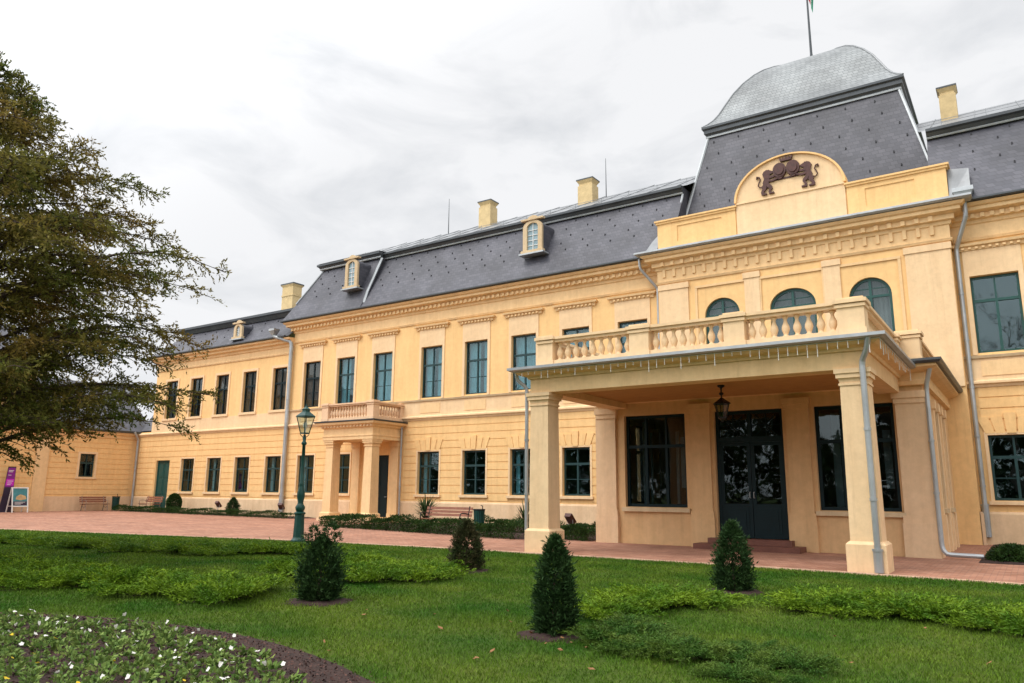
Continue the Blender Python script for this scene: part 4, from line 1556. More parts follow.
mb.sweep([(WX0 + .3, 0), (WX1, 0)], [(-.02, 5.16), (0.06, 5.18), (0.10, 5.26), (0.17, 5.30), (0.17, 5.37), (0.04, 5.43), (-.02, 5.43)])
mb.box(-51.0, WX1 - .003, -.03, .05, 5.43, 6.2)
mb.build('string_course', M['pale'], wing)
mb = MB()
mb.sweep([(-51.0, 12), (-51.0, 0), (WX1, 0)], [(-.02, 9.72), (.05, 9.72), (.08, 9.80), (.012, 9.84), (.012, 10.18), (.08, 10.22), (.12, 10.34), (.28, 10.40), (.30, 10.52), (.46, 10.58), (.5, 10.68), (-.02, 10.7)])
mb.build('cornice', M['cream'], wing)
mb = MB()
mb.sweep([(-51.0, 12), (-51.0, 0), (WX1 - .3, 0)], [(.44, 10.705), (.56, 10.70), (.62, 10.74), (.62, 10.8), (.44, 10.84)])
mb.build('gutter', M['darkmetal'], wing)
mb = MB()
mb.sweep([(-51.0, 12), (-51.0, 0), (WX1, 0), (WX1, 12)][:3], [(.54, 10.76), (.05, 11.15), (-1.15, 12.55)], caps=False)
hooks(mb, -50, WX1 - .5, ((.05, 11.15), (-1.15, 12.55)), 1.3, 2)
wroof = mb.build('mansard_roof', [M['slate'], M['hook']], wing)
mb = MB()
mb.sweep([(-51.0, 12), (-51.0, 0), (WX1, 0)], [(-1.2, 12.5), (-1.02, 12.5), (-.9, 12.72), (-.8, 12.8), (-.8, 12.95), (-1.2, 13.0)])
mb.build('roof_cornice', M['darkmetal'], wroof)
mb = MB()
mb.sweep([(-51.0, 12), (-51.0, 0), (WX1, 0)], [(-1.15, 12.99), (-5.9, 14.7)], caps=False)
mb.build('upper_roof', M['sheet'], wroof)
mb = MB()
x, y, zt = -43.15, 5.0, 16.3
mb.box(x - .58, x + .58, y - .4, y + .4, 13.0, zt - .3)
mb.box(x - .62, x + .62, y - .44, y + .44, 15.3, 15.4)
mb.frust(x, y, zt - .3, zt - .15, .58, .4, .7, .5)
mb.box(x - .7, x + .7, y - .5, y + .5, zt - .15, zt - .05, 1)
mb.build('chimney', [M['brick'], M['darkmetal']], wroof)
dormer(-41.8, .85, 11.1, 12.45, -.1, wing, 1.4)
pW = [rect_window('window', WWW - .01, 2.58, M['blackteal'], 2, .64, (.32,), M['darkglass'], curtain=((.75, .94),))]
pWs = rect_window('window', WWW - .01, 2.58, M['blackteal'], 2, .64, (.32,), M['darkglass'], shutter=True)
for o in pW + [pWs]:
    trim_upper(o, WWW / 2, 2.59, False)
for i, c in enumerate(WU):
    place(pWs if i < 3 else pW[0], wing, c, .13, 6.365)
for i, c in enumerate(WLo):
    place(pL[i % 2], wing, c, .13, LZ[0] + .005)
mb = MB()
W_, H_ = wd[1] - wd[0] - .01, wd[3] - wd[2] - .01
mb.box(-W_ / 2, W_ / 2, .04, .09, 0, H_)
mb.box(-W_ / 2, -W_ / 2 + .1, 0, .04, 0, H_)
mb.box(W_ / 2 - .1, W_ / 2, 0, .04, 0, H_)
mb.box(-W_ / 2 + .1, W_ / 2 - .1, 0, .04, H_ - .12, H_)
mb.box(-.03, .03, .02, .04, 0, H_ - .12)
for k in (-1, 1):
    for za, zb in ((.15, .95), (1.1, 2.1), (2.25, 3.1)):
        mb.box(min(k * .12, k * .6), max(k * .12, k * .6), .02, .04, za, zb)
o = mb.build('double_door', M['tealgreen'])
o.parent = wing
o.location = ((wd[0] + wd[1]) / 2 + 44, .12, wd[2] + .005)
downpipe([(-52.3, -.5, 5.5), (-52.3, -.3, 5.2), (-52.35, -.15, 5.0), (-52.35, -.15, .2)], .08, wing)

# ------------------------------------------------------------------ service wing (runs towards the viewer on the far left)
serv = empty('service_wing', (-53, -6, 0), label='yellow low wing with grey slate roof and one small square window behind the tree', cat='wing')
SXF = -52.72
fs_ = Fside(SXF)
sw = (-3.85, -2.85, 2.33, 3.86)
mb = MB()
panel(mb, fs_, -22, 12, 0, 5.5, [sw], .2)
mb.quad((SXF - .3, -22, 5.5), (SXF - .3, -7.05, 5.5), (SXF - .3, -7.05, 9.6), (SXF - .3, -22, 9.6))
mb.quad((SXF - .3, -7.05, 5.5), (SXF - 9, -7.05, 5.5), (SXF - 9, -7.05, 9.6), (SXF - .3, -7.05, 9.6))
mb.quad((SXF, -22, 0), (SXF - 9, -22, 0), (SXF - 9, -22, 9.6), (SXF, -22, 9.6))
mb.build('wall', M['yellow'], serv)
mb = MB()
rustic(mb, fs_, -5.86, -.32, 1.15, 4.95, [sw], .36)
rustic(mb, fs_, -22, -6.66, 1.15, 4.95, [], .36)
mb.build('rustication', M['yellow'], serv)
mb = MB()
mb.box(SXF - .02, SXF + .12, -6.65, -5.87, 0, 5.0)
mb.build('pilaster', M['cream'], serv)
mb = MB()
mb.box(SXF - .02, SXF + .07, -22, -.1, 0, 1.05)
mb.build('plinth', M['plinth'], serv)
mb = MB()
mb.sweep([(SXF, 0.2), (SXF, -22)][::-1], [(-.02, 4.98), (.06, 5.0), (.1, 5.2), (.22, 5.26), (.28, 5.4), (-.02, 5.45)])
mb.build('cornice', M['cream'], serv)
mb = MB()
mb.sweep([(SXF, -22), (SXF, 0.5)], [(.26, 5.42), (.38, 5.42), (.42, 5.5), (.42, 5.56), (.2, 5.58)])
mb.build('gutter', M['darkmetal'], serv)
mb = MB()
mb.quad((SXF + .38, -7.05, 5.56), (SXF + .38, 1, 5.56), (SXF - 4.5, 1, 9.3), (SXF - 4.5, -7.05, 9.3))
mb.quad((SXF + .38, -22, 5.56), (SXF + .38, -7.05, 5.56), (SXF - .28, -7.05, 6.0), (SXF - .28, -22, 6.0))
mb.quad((SXF - 4.5, -7.05, 9.3), (SXF - 4.5, 1, 9.3), (SXF - 9, 1, 5.5), (SXF - 9, -7.05, 5.5))
mb.quad((SXF + .3, .02, 5.6), (-51.0, .02, 5.6), (-51, 4, 8.6), (SXF - 3.6, 4, 8.6))
mb.quad((SXF - .1, -22.3, 9.6), (SXF - .1, -6.8, 9.6), (SXF - 4.6, -6.8, 12.5), (SXF - 4.6, -22.3, 12.5))
mb.build('slate_roof', M['slate'], serv)
mb = MB()
mb.box(SXF - 3.0, SXF - .22, -6.0, -.6, .3, 5.0)
mb.f = mb.f[:3] + mb.f[4:]
mb.mi = mb.mi[:5]
mb.build('interior_wall', M['room'], serv)
o = rect_window('small_window', .99, 1.52, M['teal'], 2, .6, (), M['darkglass'])
o.parent = serv
o.location = (SXF - .1 + 53, -3.35 + 6, 2.335)
o.rotation_euler = (0, 0, PI / 2)
mb = MB()
mb.box(SXF - .05, SXF + .1, -4.05, -2.65, 2.2, 2.31)
for a, b, c, d in ((-4.0, -3.855, 2.315, 4.0), (-2.845, -2.7, 2.315, 4.0), (-3.854, -2.846, 3.865, 4.0)):
    mb.box(SXF - .02, SXF + .06, a, b, c, d)
mb.build('window_margin', M['pale'], serv)

for p in pU + [pUs] + pL + [pR] + pW + [pWs]:
    kill(p)
#PART2

# ------------------------------------------------------------------ flagpole, hanging lantern
fp = empty('flagpole', (TX, TY, 18.53 + HD - .1), label='thin dark flagpole on top of the grey dome with a hanging flag', cat='flagpole')
mb = MB()
mb.lathe(TX, TY, [(.16, 22.45), (.16, 22.6), (.09, 22.75), (.06, 23.2), (.045, 26), (.03, 31.5)], 8)
mb.build('pole', M['darkmetal'], fp)
for k, (nm, mt) in enumerate((('flag_green_stripe', M['flaggreen']), ('flag_white_stripe', M['whitepaint']), ('flag_red_stripe', M['flagred']))):
    mb = MB()
    n = 10
    vs_, fs = [], []
    for i in range(n + 1):
        t = i / n
        z = 28.5 - 3.2 * t
        for j in range(2):
            q = (k + j) / 3
            vs_.append((TX + .05 + .42 * (1 - q) * (1 - .55 * t * (1 if k == 0 else .8)), TY + .10 * math.sin(5 * q + 4 * t), z + .9 * q * t))
    for i in range(n):
        fs.append((2 * i, 2 * i + 1, 2 * i + 3, 2 * i + 2))
    mb.add(vs_, fs)
    mb.build(nm, mt, fp, smooth=True)

HX, HY = -6.72, -10.0
hl = empty('hanging_lantern', (HX, HY, 3.6), label='black iron lantern hanging from the ceiling of the entrance porch', cat='lantern')
mb = MB()
mb.lathe(HX, HY, [(.10, 4.46), (.10, 4.42), (.03, 4.38), (.02, 4.3)], 8)
mb.tube([(HX, HY, 4.4), (HX, HY, 4.1)], .022, 6)
mb.lathe(HX, HY, [(.05, 4.26), (.07, 4.22), (.03, 4.18)], 8)
mb.lathe(HX, HY, [(.03, 4.12), (.08, 4.08), (.23, 3.98), (.25, 3.95), (.22, 3.94)], 6)
for i in range(6):
    a = i * PI / 3
    mb.tube([(HX + .20 * math.cos(a), HY + .20 * math.sin(a), 3.95), (HX + .11 * math.cos(a), HY + .11 * math.sin(a), 3.58)], .013, 5)
mb.lathe(HX, HY, [(.12, 3.60), (.12, 3.56), (.05, 3.53), (.02, 3.46)], 6)
mb.build('lantern_frame', M['blackiron'], hl)
mb = MB()
mb.lathe(HX, HY, [(.105, 3.6), (.19, 3.94)], 6)
mb.build('pane', M['darkglass'], hl)

# ------------------------------------------------------------------ lamp post
LX, LY = -19.0, -13.72
lp_ = empty('lamp_post', (LX, LY, 0), label='dark green cast iron lamp post standing at the lawn edge', cat='lamp post')
mb = MB()
mb.lathe(LX, LY, [(.24, -.02), (.24, .06), (.20, .10), (.175, .14), (.16, .5), (.15, .82), (.18, .85), (.18, .89), (.12, .92)], 8, rot=PI / 8)
mb.build('pedestal', M['iron'], lp_)
mb = MB()
mb.lathe(LX, LY, [(.10, .9), (.14, .98), (.155, 1.06), (.10, 1.14), (.085, 1.2), (.125, 1.38), (.12, 1.5), (.085, 1.66), (.07, 1.72), (.085, 1.76), (.066, 1.8), (.058, 2.4), (.05, 2.98), (.08, 3.0), (.085, 3.05), (.05, 3.1), (.06, 3.2), (.035, 3.3)], 12)
mb.build('shaft', M['iron'], lp_, smooth=True)
mb = MB()
for i in range(4):
    a = PI / 4 + i * PI / 2
    c_, s_ = math.cos(a), math.sin(a)
    mb.tube([(LX + .04 * c_, LY + .04 * s_, 3.22), (LX + .13 * c_, LY + .13 * s_, 3.30), (LX + .13 * c_, LY + .13 * s_, 3.36)], .012, 5)
    mb.tube([(LX + .13 * c_, LY + .13 * s_, 3.34), (LX + .27 * c_, LY + .27 * s_, 3.86)], .016, 5)
mb.lathe(LX, LY, [(.15, 3.33), (.15, 3.37)], 4, rot=PI / 4)
mb.lathe(LX, LY, [(.30, 3.86), (.30, 3.90), (.26, 3.93), (.12, 4.04), (.12, 4.1), (.14, 4.12), (.08, 4.16), (.03, 4.2), (.02, 4.28)], 4, rot=PI / 4)
mb.build('lantern_frame', M['iron'], lp_)
mb = MB()
mb.lathe(LX, LY, [(.125, 3.37), (.25, 3.86)], 4, rot=PI / 4)
M['milk'] = glassmat('lamp_glass', (0.75, 0.82, 0.80), .7, 1.5)
mb.build('pane', M['milk'], lp_)
mb = MB()
mb.lathe(LX, LY, [(.03, 3.38), (.03, 3.5), (.06, 3.56), (.06, 3.66), (.02, 3.72)], 8)
mb.build('bulb', M['whitepaint'], lp_)


# ------------------------------------------------------------------ benches, bins, boards, spotlights
def bench(loc, rz, L, label, mt_slat, mt_iron, nb=3):
    b = empty('park_bench', loc, rz, label, 'bench', None)
    h = L / 2
    O = Vector(loc)

    def bd(mb, nm, mt):
        o = mb.build(nm, mt, None)
        o.parent = b
        return o
    m_ = MB()
    for i in range(4):
        y = -.22 + i * .125
        m_.box(-h, h, y, y + .10, .43, .465)
    bd(m_, 'seat', mt_slat)
    m_ = MB()
    for i in range(2 if nb == 2 else 3):
        z = .56 + i * .13
        y = .285 + i * .035
        m_.add([(-h, y, z), (h, y, z), (h, y + .03, z + .105), (-h, y + .03, z + .105), (-h, y + .03, z), (h, y + .03, z), (h, y + .06, z + .105), (-h, y + .06, z + .105)],
               [(0, 1, 2, 3), (5, 4, 7, 6), (0, 4, 5, 1), (3, 2, 6, 7), (1, 5, 6, 2), (0, 3, 7, 4)])
    bd(m_, 'backrest', mt_slat)
    for x in (-h + .16, h - .16):
        m_ = MB()
        m_.tube([(x, -.26, .0), (x, -.22, .2), (x, -.2, .42), (x, .25, .42), (x, .30, .56), (x, .40, .96)], .026, 6)
        m_.tube([(x, .25, .42), (x, .30, .2), (x, .36, 0)], .026, 6)
        m_.tube([(x, -.20, .42), (x, -.24, .56), (x, -.20, .68), (x, -.05, .70), (x, .15, .68), (x, .31, .66)], .022, 6)
        m_.tube([(x, -.2, .3), (x, 0, .22), (x, .27, .3)], .018, 6)
        bd(m_, 'side_frame', mt_iron)
    return b


bench((-19.65, -5.85, .03), 0, 2.35, 'red-brown slatted bench in front of the spiky plant beside the entrance porch', M['wood'], M['blackiron'])
bench((-51.75, -3.0, gz(-52) + .005), PI / 2, 1.75, 'bench with its side towards us under the small square window', M['wood'], M['greywood'])
bench((-48.5, -1.15, gz(-48) + .06), 0, 1.9, 'red slatted bench in front of the green double door', M['wood'], M['greywood'])


def bin_(loc, label, s=1.0):
    b = empty('litter_bin', loc, 0, label, 'litter bin')
    m_ = MB()
    n = 18
    for i in range(n):
        a = 2 * PI * i / n
        c_, s_ = math.cos(a), math.sin(a)
        p, q = Vector((c_, s_, 0)), Vector((-s_, c_, 0))
        A, B = p * .19 * s + q * .024, p * .19 * s - q * .024
        A2, B2 = p * .22 * s + q * .027, p * .22 * s - q * .027
        m_.add([(A.x, A.y, .1), (B.x, B.y, .1), (B2.x, B2.y, .84 * s), (A2.x, A2.y, .84 * s), (A.x * .9, A.y * .9, .1), (B.x * .9, B.y * .9, .1), (B2.x * .92, B2.y * .92, .84 * s), (A2.x * .92, A2.y * .92, .84 * s)],
               [(0, 1, 2, 3), (5, 4, 7, 6), (0, 4, 5, 1), (3, 2, 6, 7), (1, 5, 6, 2), (0, 3, 7, 4)])
    m_.lathe(0, 0, [(.2 * s, .07), (.2 * s, .12)], 18)
    m_.lathe(0, 0, [(.055, 0), (.045, .09)], 8)
    o = m_.build('body', M['iron'], None)
    o.parent = b
    m_ = MB()
    m_.lathe(0, 0, [(.17 * s, .13), (.195 * s, .80 * s), (.18 * s, .80 * s), (.15 * s, .5)], 18)
    o = m_.build('liner', M['blackiron'], None)
    o.parent = b
    m_ = MB()
    m_.lathe(0, 0, [(.235 * s, .83 * s), (.24 * s, .87 * s), (.225 * s, .88 * s)], 18)
    m_.tube([(.16, 0, .86 * s), (.16, 0, 1.0 * s), (.08, 0, 1.02 * s)], .018, 6)
    o = m_.build('rim', M['blackiron'], None)
    o.parent = b
    return b


bin_((-17.95, -5.75, .03), 'dark green slatted litter bin right of the red-brown bench', 1.0)
bin_((-51.8, -1.6, gz(-52) + .005), 'dark litter bin near the corner beside the far left bench', 1.08)

sb = empty('sandwich_board', (-51.45, -7.85, gz(-52)), label='white framed sandwich board with a teal poster in front of the purple banner', cat='sign board')
mb = MB()
H_ = 1.5
for sg in (1, -1):
    fb = lambda u, v, d, sg=sg: (-51.45 + sg * (.40 - .36 * v / H_ + d), -7.85 + u, gz(-52) + v)
    for a, b, c, d in ((-.46, -.40, 0, H_), (.40, .46, 0, H_), (-.40, .40, .34, .40), (-.40, .40, H_ - .06, H_)):
        mb.prism([(a, c), (b, c), (b, d), (a, d)], fb, -.02, .02)
mb.build('frame', M['whitepaint'], sb)
fb = lambda u, v, d: (-51.45 + (.40 - .36 * v / H_ + d), -7.85 + u, gz(-52) + v)
mb = MB()
mb.prism([(-.40, .40), (.40, .40), (.40, H_ - .06), (-.40, H_ - .06)], fb, -.01, .006)
mb.build('poster', M['poster'], sb)
mb = MB()
mb.prism([(-.25, .78), (.05, .72), (.36, .80), (.3, .98), (.02, 1.08), (-.2, .95)], fb, .006, .009)
mb.build('poster_picture', M['posterwarm'], sb)
mb = MB()
mb.prism([(-.38, .42), (.38, .42), (.38, .66), (-.38, .66)], fb, .006, .0085)
mb.build('poster_footer', M['darkprint'], sb)
mb = MB()
for z in (.60, .54, .48):
    mb.prism([(-.3, z), (.28 - (.6 - z) * 2, z), (.28 - (.6 - z) * 2, z + .022), (-.3, z + .022)], fb, .0085, .0105)
mb.build('poster_lines', M['whitepaint'], sb)

bn = empty('display_stand', (-52.1, -8.15, gz(-52)), label='tall dark display stand with a purple and magenta panel by the yellow wall', cat='display stand')
fb = lambda u, v, d: (-52.25 + .14 * (1 - v / 2.85) + d, -8.15 + u + .10 * (v / 2.85 - .5), gz(-52) + v)
mb = MB()
mb.prism([(-.40, 0), (.30, 0), (.27, 1.1), (.24, 2.75), (-.20, 2.75), (-.28, 1.1)], fb, -.05, 0.0)
mb.box(-52.45, -51.95, -8.62, -7.78, gz(-52) + .002, gz(-52) + .05)
mb.build('panel', M['darkprint'], bn)
mb = MB()
mb.prism([(-.25, 1.5), (.24, 1.5), (.22, 2.68), (-.18, 2.68)], fb, 0.0, .006)
mb.build('print', M['purple'], bn)
mb = MB()
mb.prism([(-.24, 1.6), (.23, 1.6), (.22, 2.0), (-.21, 2.0)], fb, .006, .009)
mb.build('print_block', M['magenta'], bn)
mb = MB()
for z, w_ in ((2.5, .36), (2.42, .30), (2.22, .22), (1.86, .40), (1.74, .32), (1.64, .25)):
    mb.prism([(-.15, z), (-.15 + w_ * .8, z), (-.15 + w_ * .8, z + .03), (-.15, z + .03)], fb, .009, .011)
mb.build('print_lines', M['whitepaint'], bn)


def spot(loc, label, rz):
    b = empty('spotlight', loc, rz, label, 'spotlight')
    m_ = MB()
    m_.tube([(0, 0, -.02), (0, 0, .42)], .02, 6)
    m_.tube([(0, 0, .40), (-.14, 0, .46), (-.14, 0, .6)], .012, 5)
    m_.tube([(0, 0, .40), (.14, 0, .46), (.14, 0, .6)], .012, 5)
    o = m_.build('stake', M['zinc'], None)
    o.parent = b
    m_ = MB()
    c_, s_ = math.cos(.7), math.sin(.7)
    pts = []
    for x, y, z in ((-.13, -.06, -.17), (.13, -.06, -.17), (.16, .08, -.2), (-.16, .08, -.2), (-.13, -.06, .17), (.13, -.06, .17), (.16, .08, .2), (-.16, .08, .2)):
        pts.append((x, y * c_ - z * s_, .62 + y * s_ + z * c_))
    m_.add(pts, [(0, 3, 2, 1), (4, 5, 6, 7), (0, 1, 5, 4), (1, 2, 6, 5), (2, 3, 7, 6), (3, 0, 4, 7)])
    o = m_.build('head', M['bronze'], None)
    o.parent = b
    return b


spot((-40.8, -1.35, gz(-41)), 'small brown spotlight on a stake beside the little cone bush by the wall', 0)
spot((-35.05, -1.35, gz(-35)), 'small brown spotlight on a stake at the foot of the left corner drainpipe', .3)
spot((-13.75, -6.0, .02), 'small brown spotlight on a stake between the pillars of the entrance porch', -.2)

# ------------------------------------------------------------------ plants
rng = np.random.default_rng(11)
SEG = lambda P, D, n: P[:, None, :] + D[:, None, :] * np.linspace(0, 1, n)[None, :, None]


def plant(name, V, F, m_, loc, label, cat, group=None, part='foliage', stem=None):
    e = empty(name, loc, 0, label, cat, group)
    npmesh(part, V, F, m_, e)
    if stem:
        o = stem.build('stem', M['bark'], None)
        o.parent = e
    return e


# conical dwarf conifers on the lawn
def cone_shrub(hh, rr, tips, n, seed, leaf=.072, belly=.30):
    g = np.random.default_rng(seed)
    Vs, Fs, o = [], [], 0
    for tx, ty, th, wt in tips:
        k = int(n * wt)
        t = g.random(k) ** 1.25                            # height fraction, more below
        prof = np.where(t < belly, .78 + .22 * np.sin(t / belly * PI / 2), np.cos((t - belly) / (1 - belly) * PI / 2) ** .85)
        a = g.random(k) * 2 * PI
        lump = 1 + .15 * np.sin(4 * a + 9 * t + seed) + .15 * np.sin(9 * a - 19 * t) + .12 * np.sin(31 * t + 5 * a) + .17 * g.normal(size=k)
        r = rr * (prof * lump * np.sqrt(.40 + .60 * g.random(k)) + .05)
        P = np.stack([tx * t + r * np.cos(a), ty * t + r * np.sin(a), .03 + th * t], 1)
        D = np.stack([np.cos(a) * .8, np.sin(a) * .8, np.full(k, .75)], 1) + g.normal(size=(k, 3)) * .35
        # sprays: each point carries a short fan of needles
        for q in range(3):
            D2 = norm(D) + g.normal(size=(k, 3)) * .38
            V, F = leaf_quads(P, D2, leaf * g.uniform(.6, 1.3, k), leaf * .22, g)
            Vs.append(V)
            Fs.append(F + o)
            o += len(V)
    for i in range(75):                                # longer shoots that break the outline
        t = g.random() ** 1.2 * .95
        a = g.random() * 2 * PI
        tx, ty, th, wt = tips[0]
        pr = .78 + .22 * math.sin(min(1, t / belly) * PI / 2) if t < belly else math.cos((t - belly) / (1 - belly) * PI / 2) ** .85
        b = np.array([tx * t + rr * pr * .85 * math.cos(a), ty * t + rr * pr * .85 * math.sin(a), .03 + th * t])
        d = norm(np.array([math.cos(a), math.sin(a), g.uniform(.5, 1.8)]))
        q = np.linspace(0, 1, 9)[:, None] * g.uniform(.07, .17)
        P = b[None] + d[None] * q
        V, F = leaf_quads(P, d[None] + g.normal(size=(9, 3)) * .5, leaf * .7, leaf * .2, g)
        Vs.append(V)
        Fs.append(F + o)
        o += len(V)
    return np.concatenate(Vs), np.concatenate(Fs)


SHR = [((-8.7, -22.1), 1.12, .27, [(.0, .02, .92, .62), (.14, .07, 1.14, .20), (-.13, -.08, 1.08, .18)], 'spruce', 'dark dwarf conifer with two tips on the left of the lawn, between two juniper rows'),
       ((-9.66, -17.36), 1.0, .29, [(0, 0, 1.0, 1)], 'thuja', 'small brownish conical shrub on the lawn in front of the bench'),
       ((-4.62, -22.3), 1.1, .20, [(.02, 0, 1.1, .85), (.12, .03, .55, .15)], 'spruce', 'slim dark conical shrub nearest to us in a mulch ring'),
       ((-4.22, -17.25), 1.14, .27, [(0, 0, 1.14, 1)], 'spruce', 'dark green conical shrub on the lawn in front of the entrance door')]
for i, ((x, y), hh, rr, tips, mt, lab) in enumerate(SHR):
    V, F = cone_shrub(hh * .94, rr * .97, [(a * .94, b * .94, c * .94, d) for a, b, c, d in tips], 3300, 3 + i)
    st = MB()
    st.tube([(0, 0, -.02), (0, 0, hh * .6)], [.035, .01], 6)
    plant('conical_shrub', V, F, M[mt], (x, y, 0), lab, 'shrub', stem=st)
    mu = MB()
    n = 26
    mu.lathe(x, y, [(rr + .24, -.004), (rr + .14, .02), (rr * .6, .045), (0.02, .05)], n)
    mu.v = [(px + .06 * math.sin(i2 * 1.7) * (1 if pz < .03 else .3), py + .06 * math.cos(i2 * 2.3), pz) for i2, (px, py, pz) in enumerate(mu.v)]
    tag(mu.build('mulch_ring', M['soil']), kind='structure')
# shrubs by the wall
V, F = cone_shrub(1.0, .30, [(0, 0, .95, 1)], 2500, 31, .09)
plant('cone_bush', V, F, M['spruce'], (-39.4, -1.3, .1), 'little dark cone bush by the wall of the low left block', 'shrub')
g = np.random.default_rng(41)
k = 6000
D = norm(g.normal(size=(k, 3)))
P = D * (.62 + .3 * g.random((k, 1)) ** .5)
P = P * np.array([.47, .47, .80]) * np.where(P[:, 2:] > 0, np.array([[1, 1, 1]]) * (1 - .35 * P[:, 2:]), 1) + np.array([0, 0, .68])
V, F = leaf_quads(P, D + g.normal(size=(k, 3)) * .6, .10, .05, g)
plant('round_bush', V, F, M['box'], (-45.45, -1.3, .08), 'dark egg-shaped bush at the right end of the far bench by the wall', 'shrub')


# clipped low hedges
def hedge(line, w_, h, label, seed, dens=520, mt='box', leaf=.06, z0=.03):
    g = np.random.default_rng(seed)
    Vs, Fs, o = [], [], 0
    for (x0, y0), (x1, y1) in zip(line, line[1:]):
        L = math.hypot(x1 - x0, y1 - y0)
        k = int(L * dens)
        t = g.random(k)
        s = g.uniform(-1, 1, k)
        z = g.random(k)
        face = g.random(k)
        s = np.where(face < .45, -1 + .25 * g.random(k), s)
        z = np.where(face > .6, .85 + .2 * g.random(k), z)
        x = x0 + (x1 - x0) * t
        y = y0 + (y1 - y0) * t
        nx, ny = -(y1 - y0) / L, (x1 - x0) / L
        lump = 1 + .22 * np.sin(x * 2.1 + seed) + .16 * np.sin(x * 5.3)
        P = np.stack([x + nx * s * w_ / 2, y + ny * s * w_ / 2, np.array([gz(q) for q in x]) + z0 + z * h * lump], 1)
        D = np.stack([nx * s, ny * s, z * 1.2], 1) + g.normal(size=(k, 3)) * .7
        V, F = leaf_quads(P, D, leaf * g.uniform(.6, 1.3, k), leaf * .55, g)
        Vs.append(V)
        Fs.append(F + o)
        o += len(V)
    ox, oy = line[0]
    V = np.concatenate(Vs) - np.array([ox, oy, 0])
    e = npmesh('low_hedge', V, np.concatenate(Fs), M[mt], loc=(ox, oy, 0))
    return tag(e, label, 'hedge')


hedge([(-51.3, -1.75), (-33.6, -1.75)], .7, .27, 'long low dark hedge strip along the foot of the low left block', 51, 1000)
hedge([(-26.3, -5.85), (-19.5, -7.0), (-14.5, -7.9)], .95, .42, 'low clipped box hedge in front of the red-brown bench', 52, 2200)
hedge([(-18.6, -4.7), (-12.4, -5.2)], .8, .42, 'low dark planting behind the litter bin and left porch pillar', 53, 1500)
hedge([(-13.95, -6.75), (-12.15, -7.2)], .7, .34, 'short low hedge seen between the left pillars of the entrance porch', 54, 2500)
for i, (x, y, r, lab) in enumerate(((-.55, -7.6, .5, 'low dark bush at the foot of the right drainpipe'), (.75, -7.9, .55, 'low dark bush at the right edge of the picture beside the paving'))):
    g = np.random.default_rng(60 + i)
    k = 3500
    D = norm(g.normal(size=(k, 3)))
    D[:, 2] = np.abs(D[:, 2])
    P = D * (.55 + .45 * g.random((k, 1)) ** .5) * np.array([r, r, .38])
    P[:, :2] *= (1 + .2 * np.sin(5 * np.arctan2(D[:, 1], D[:, 0])))[:, None]
    V, F = leaf_quads(P, D + g.normal(size=(k, 3)) * .7, .085, .035, g)
    plant('low_bush', V, F, M['box'], (x, y, .03), lab, 'shrub')


def yucca(loc, hh, rr, n, label, seed):
    g = np.random.default_rng(seed)
    e = empty('spiky_plant', loc, 0, label, 'plant')
    Vs, Fs, o = [], [], 0
    for i in range(n):
        a = g.random() * 2 * PI
        el = g.uniform(-.1, 1.35)
        L = rr * g.uniform(.75, 1.15)
        d = np.array([math.cos(a) * math.cos(el), math.sin(a) * math.cos(el), math.sin(el)])
        s = np.array([-math.sin(a), math.cos(a), 0]) * .028
        base = np.array([0, 0, hh * g.uniform(.15, .45)])
        pts = []
        for t in (0, .35, .7, 1):
            p = base + d * L * t + np.array([0, 0, -.22 * L * t * t * math.cos(el)])
            wt = (.7, 1, .75, .05)[int(round(t * 2.9))]
            pts += [p - s * wt, p + s * wt]
        Vs.append(np.array(pts))
        Fs.append(np.array([[0, 1, 3, 2], [2, 3, 5, 4], [4, 5, 7, 6]]) + o)
        o += 8
    npmesh('leaves', np.concatenate(Vs), np.concatenate(Fs), M['yucca'], e)
    st = MB()
    st.tube([(0, 0, -.02), (0, 0, hh * .45)], [.09, .07], 7)
    x = st.build('stem', M['bark'], None)
    x.parent = e
    return e


yucca((-23.0, -3.0, .04), 1.5, .95, 190, 'spiky dark plant against the wall behind the red-brown bench', 71)
yucca((-16.3, -5.0, .04), 1.2, .8, 110, 'spiky dark plant just left of the left porch pillar', 72)


# creeping junipers
def juniper(seed, R_=.75, hh=.30, stems=46):
    g = np.random.default_rng(seed)
    P0, D0, L0 = [], [], []
    for i in range(stems):
        a = g.random() * 2 * PI
        L = R_ * g.uniform(.5, 1.1)
        el = g.uniform(.18, .75)
        d = np.array([math.cos(a) * math.cos(el), math.sin(a) * math.cos(el), math.sin(el)])
        for t in np.linspace(.15, 1, 9):
            p = d * L * t
            p[2] = hh * g.uniform(.75, 1.15) * (math.sin(el) * 1.5) * (1 - (1 - t) ** 1.7) + .03 - .06 * t
            for q in range(2):
                b = a + g.choice((-1, 1)) * g.uniform(.25, .95)
                P0.append(p)
                D0.append([math.cos(b), math.sin(b), g.uniform(.1, .7)])
                L0.append(.20 * (1.15 - .6 * t) * g.uniform(.6, 1.3))
    P0, D0, L0 = np.array(P0), norm(np.array(D0)), np.array(L0)
    n = 7
    T = np.linspace(.1, 1, n)
    PP = (P0[:, None] + D0[:, None] * (L0[:, None] * T[None])[:, :, None]).reshape(-1, 3)
    DD = np.repeat(D0, n, 0) + g.normal(size=(len(PP), 3)) * .55
    PP[:, 2] = np.maximum(PP[:, 2], .012)
    return leaf_quads(PP, DD, .062 * g.uniform(.6, 1.3, len(PP)), .017, g)


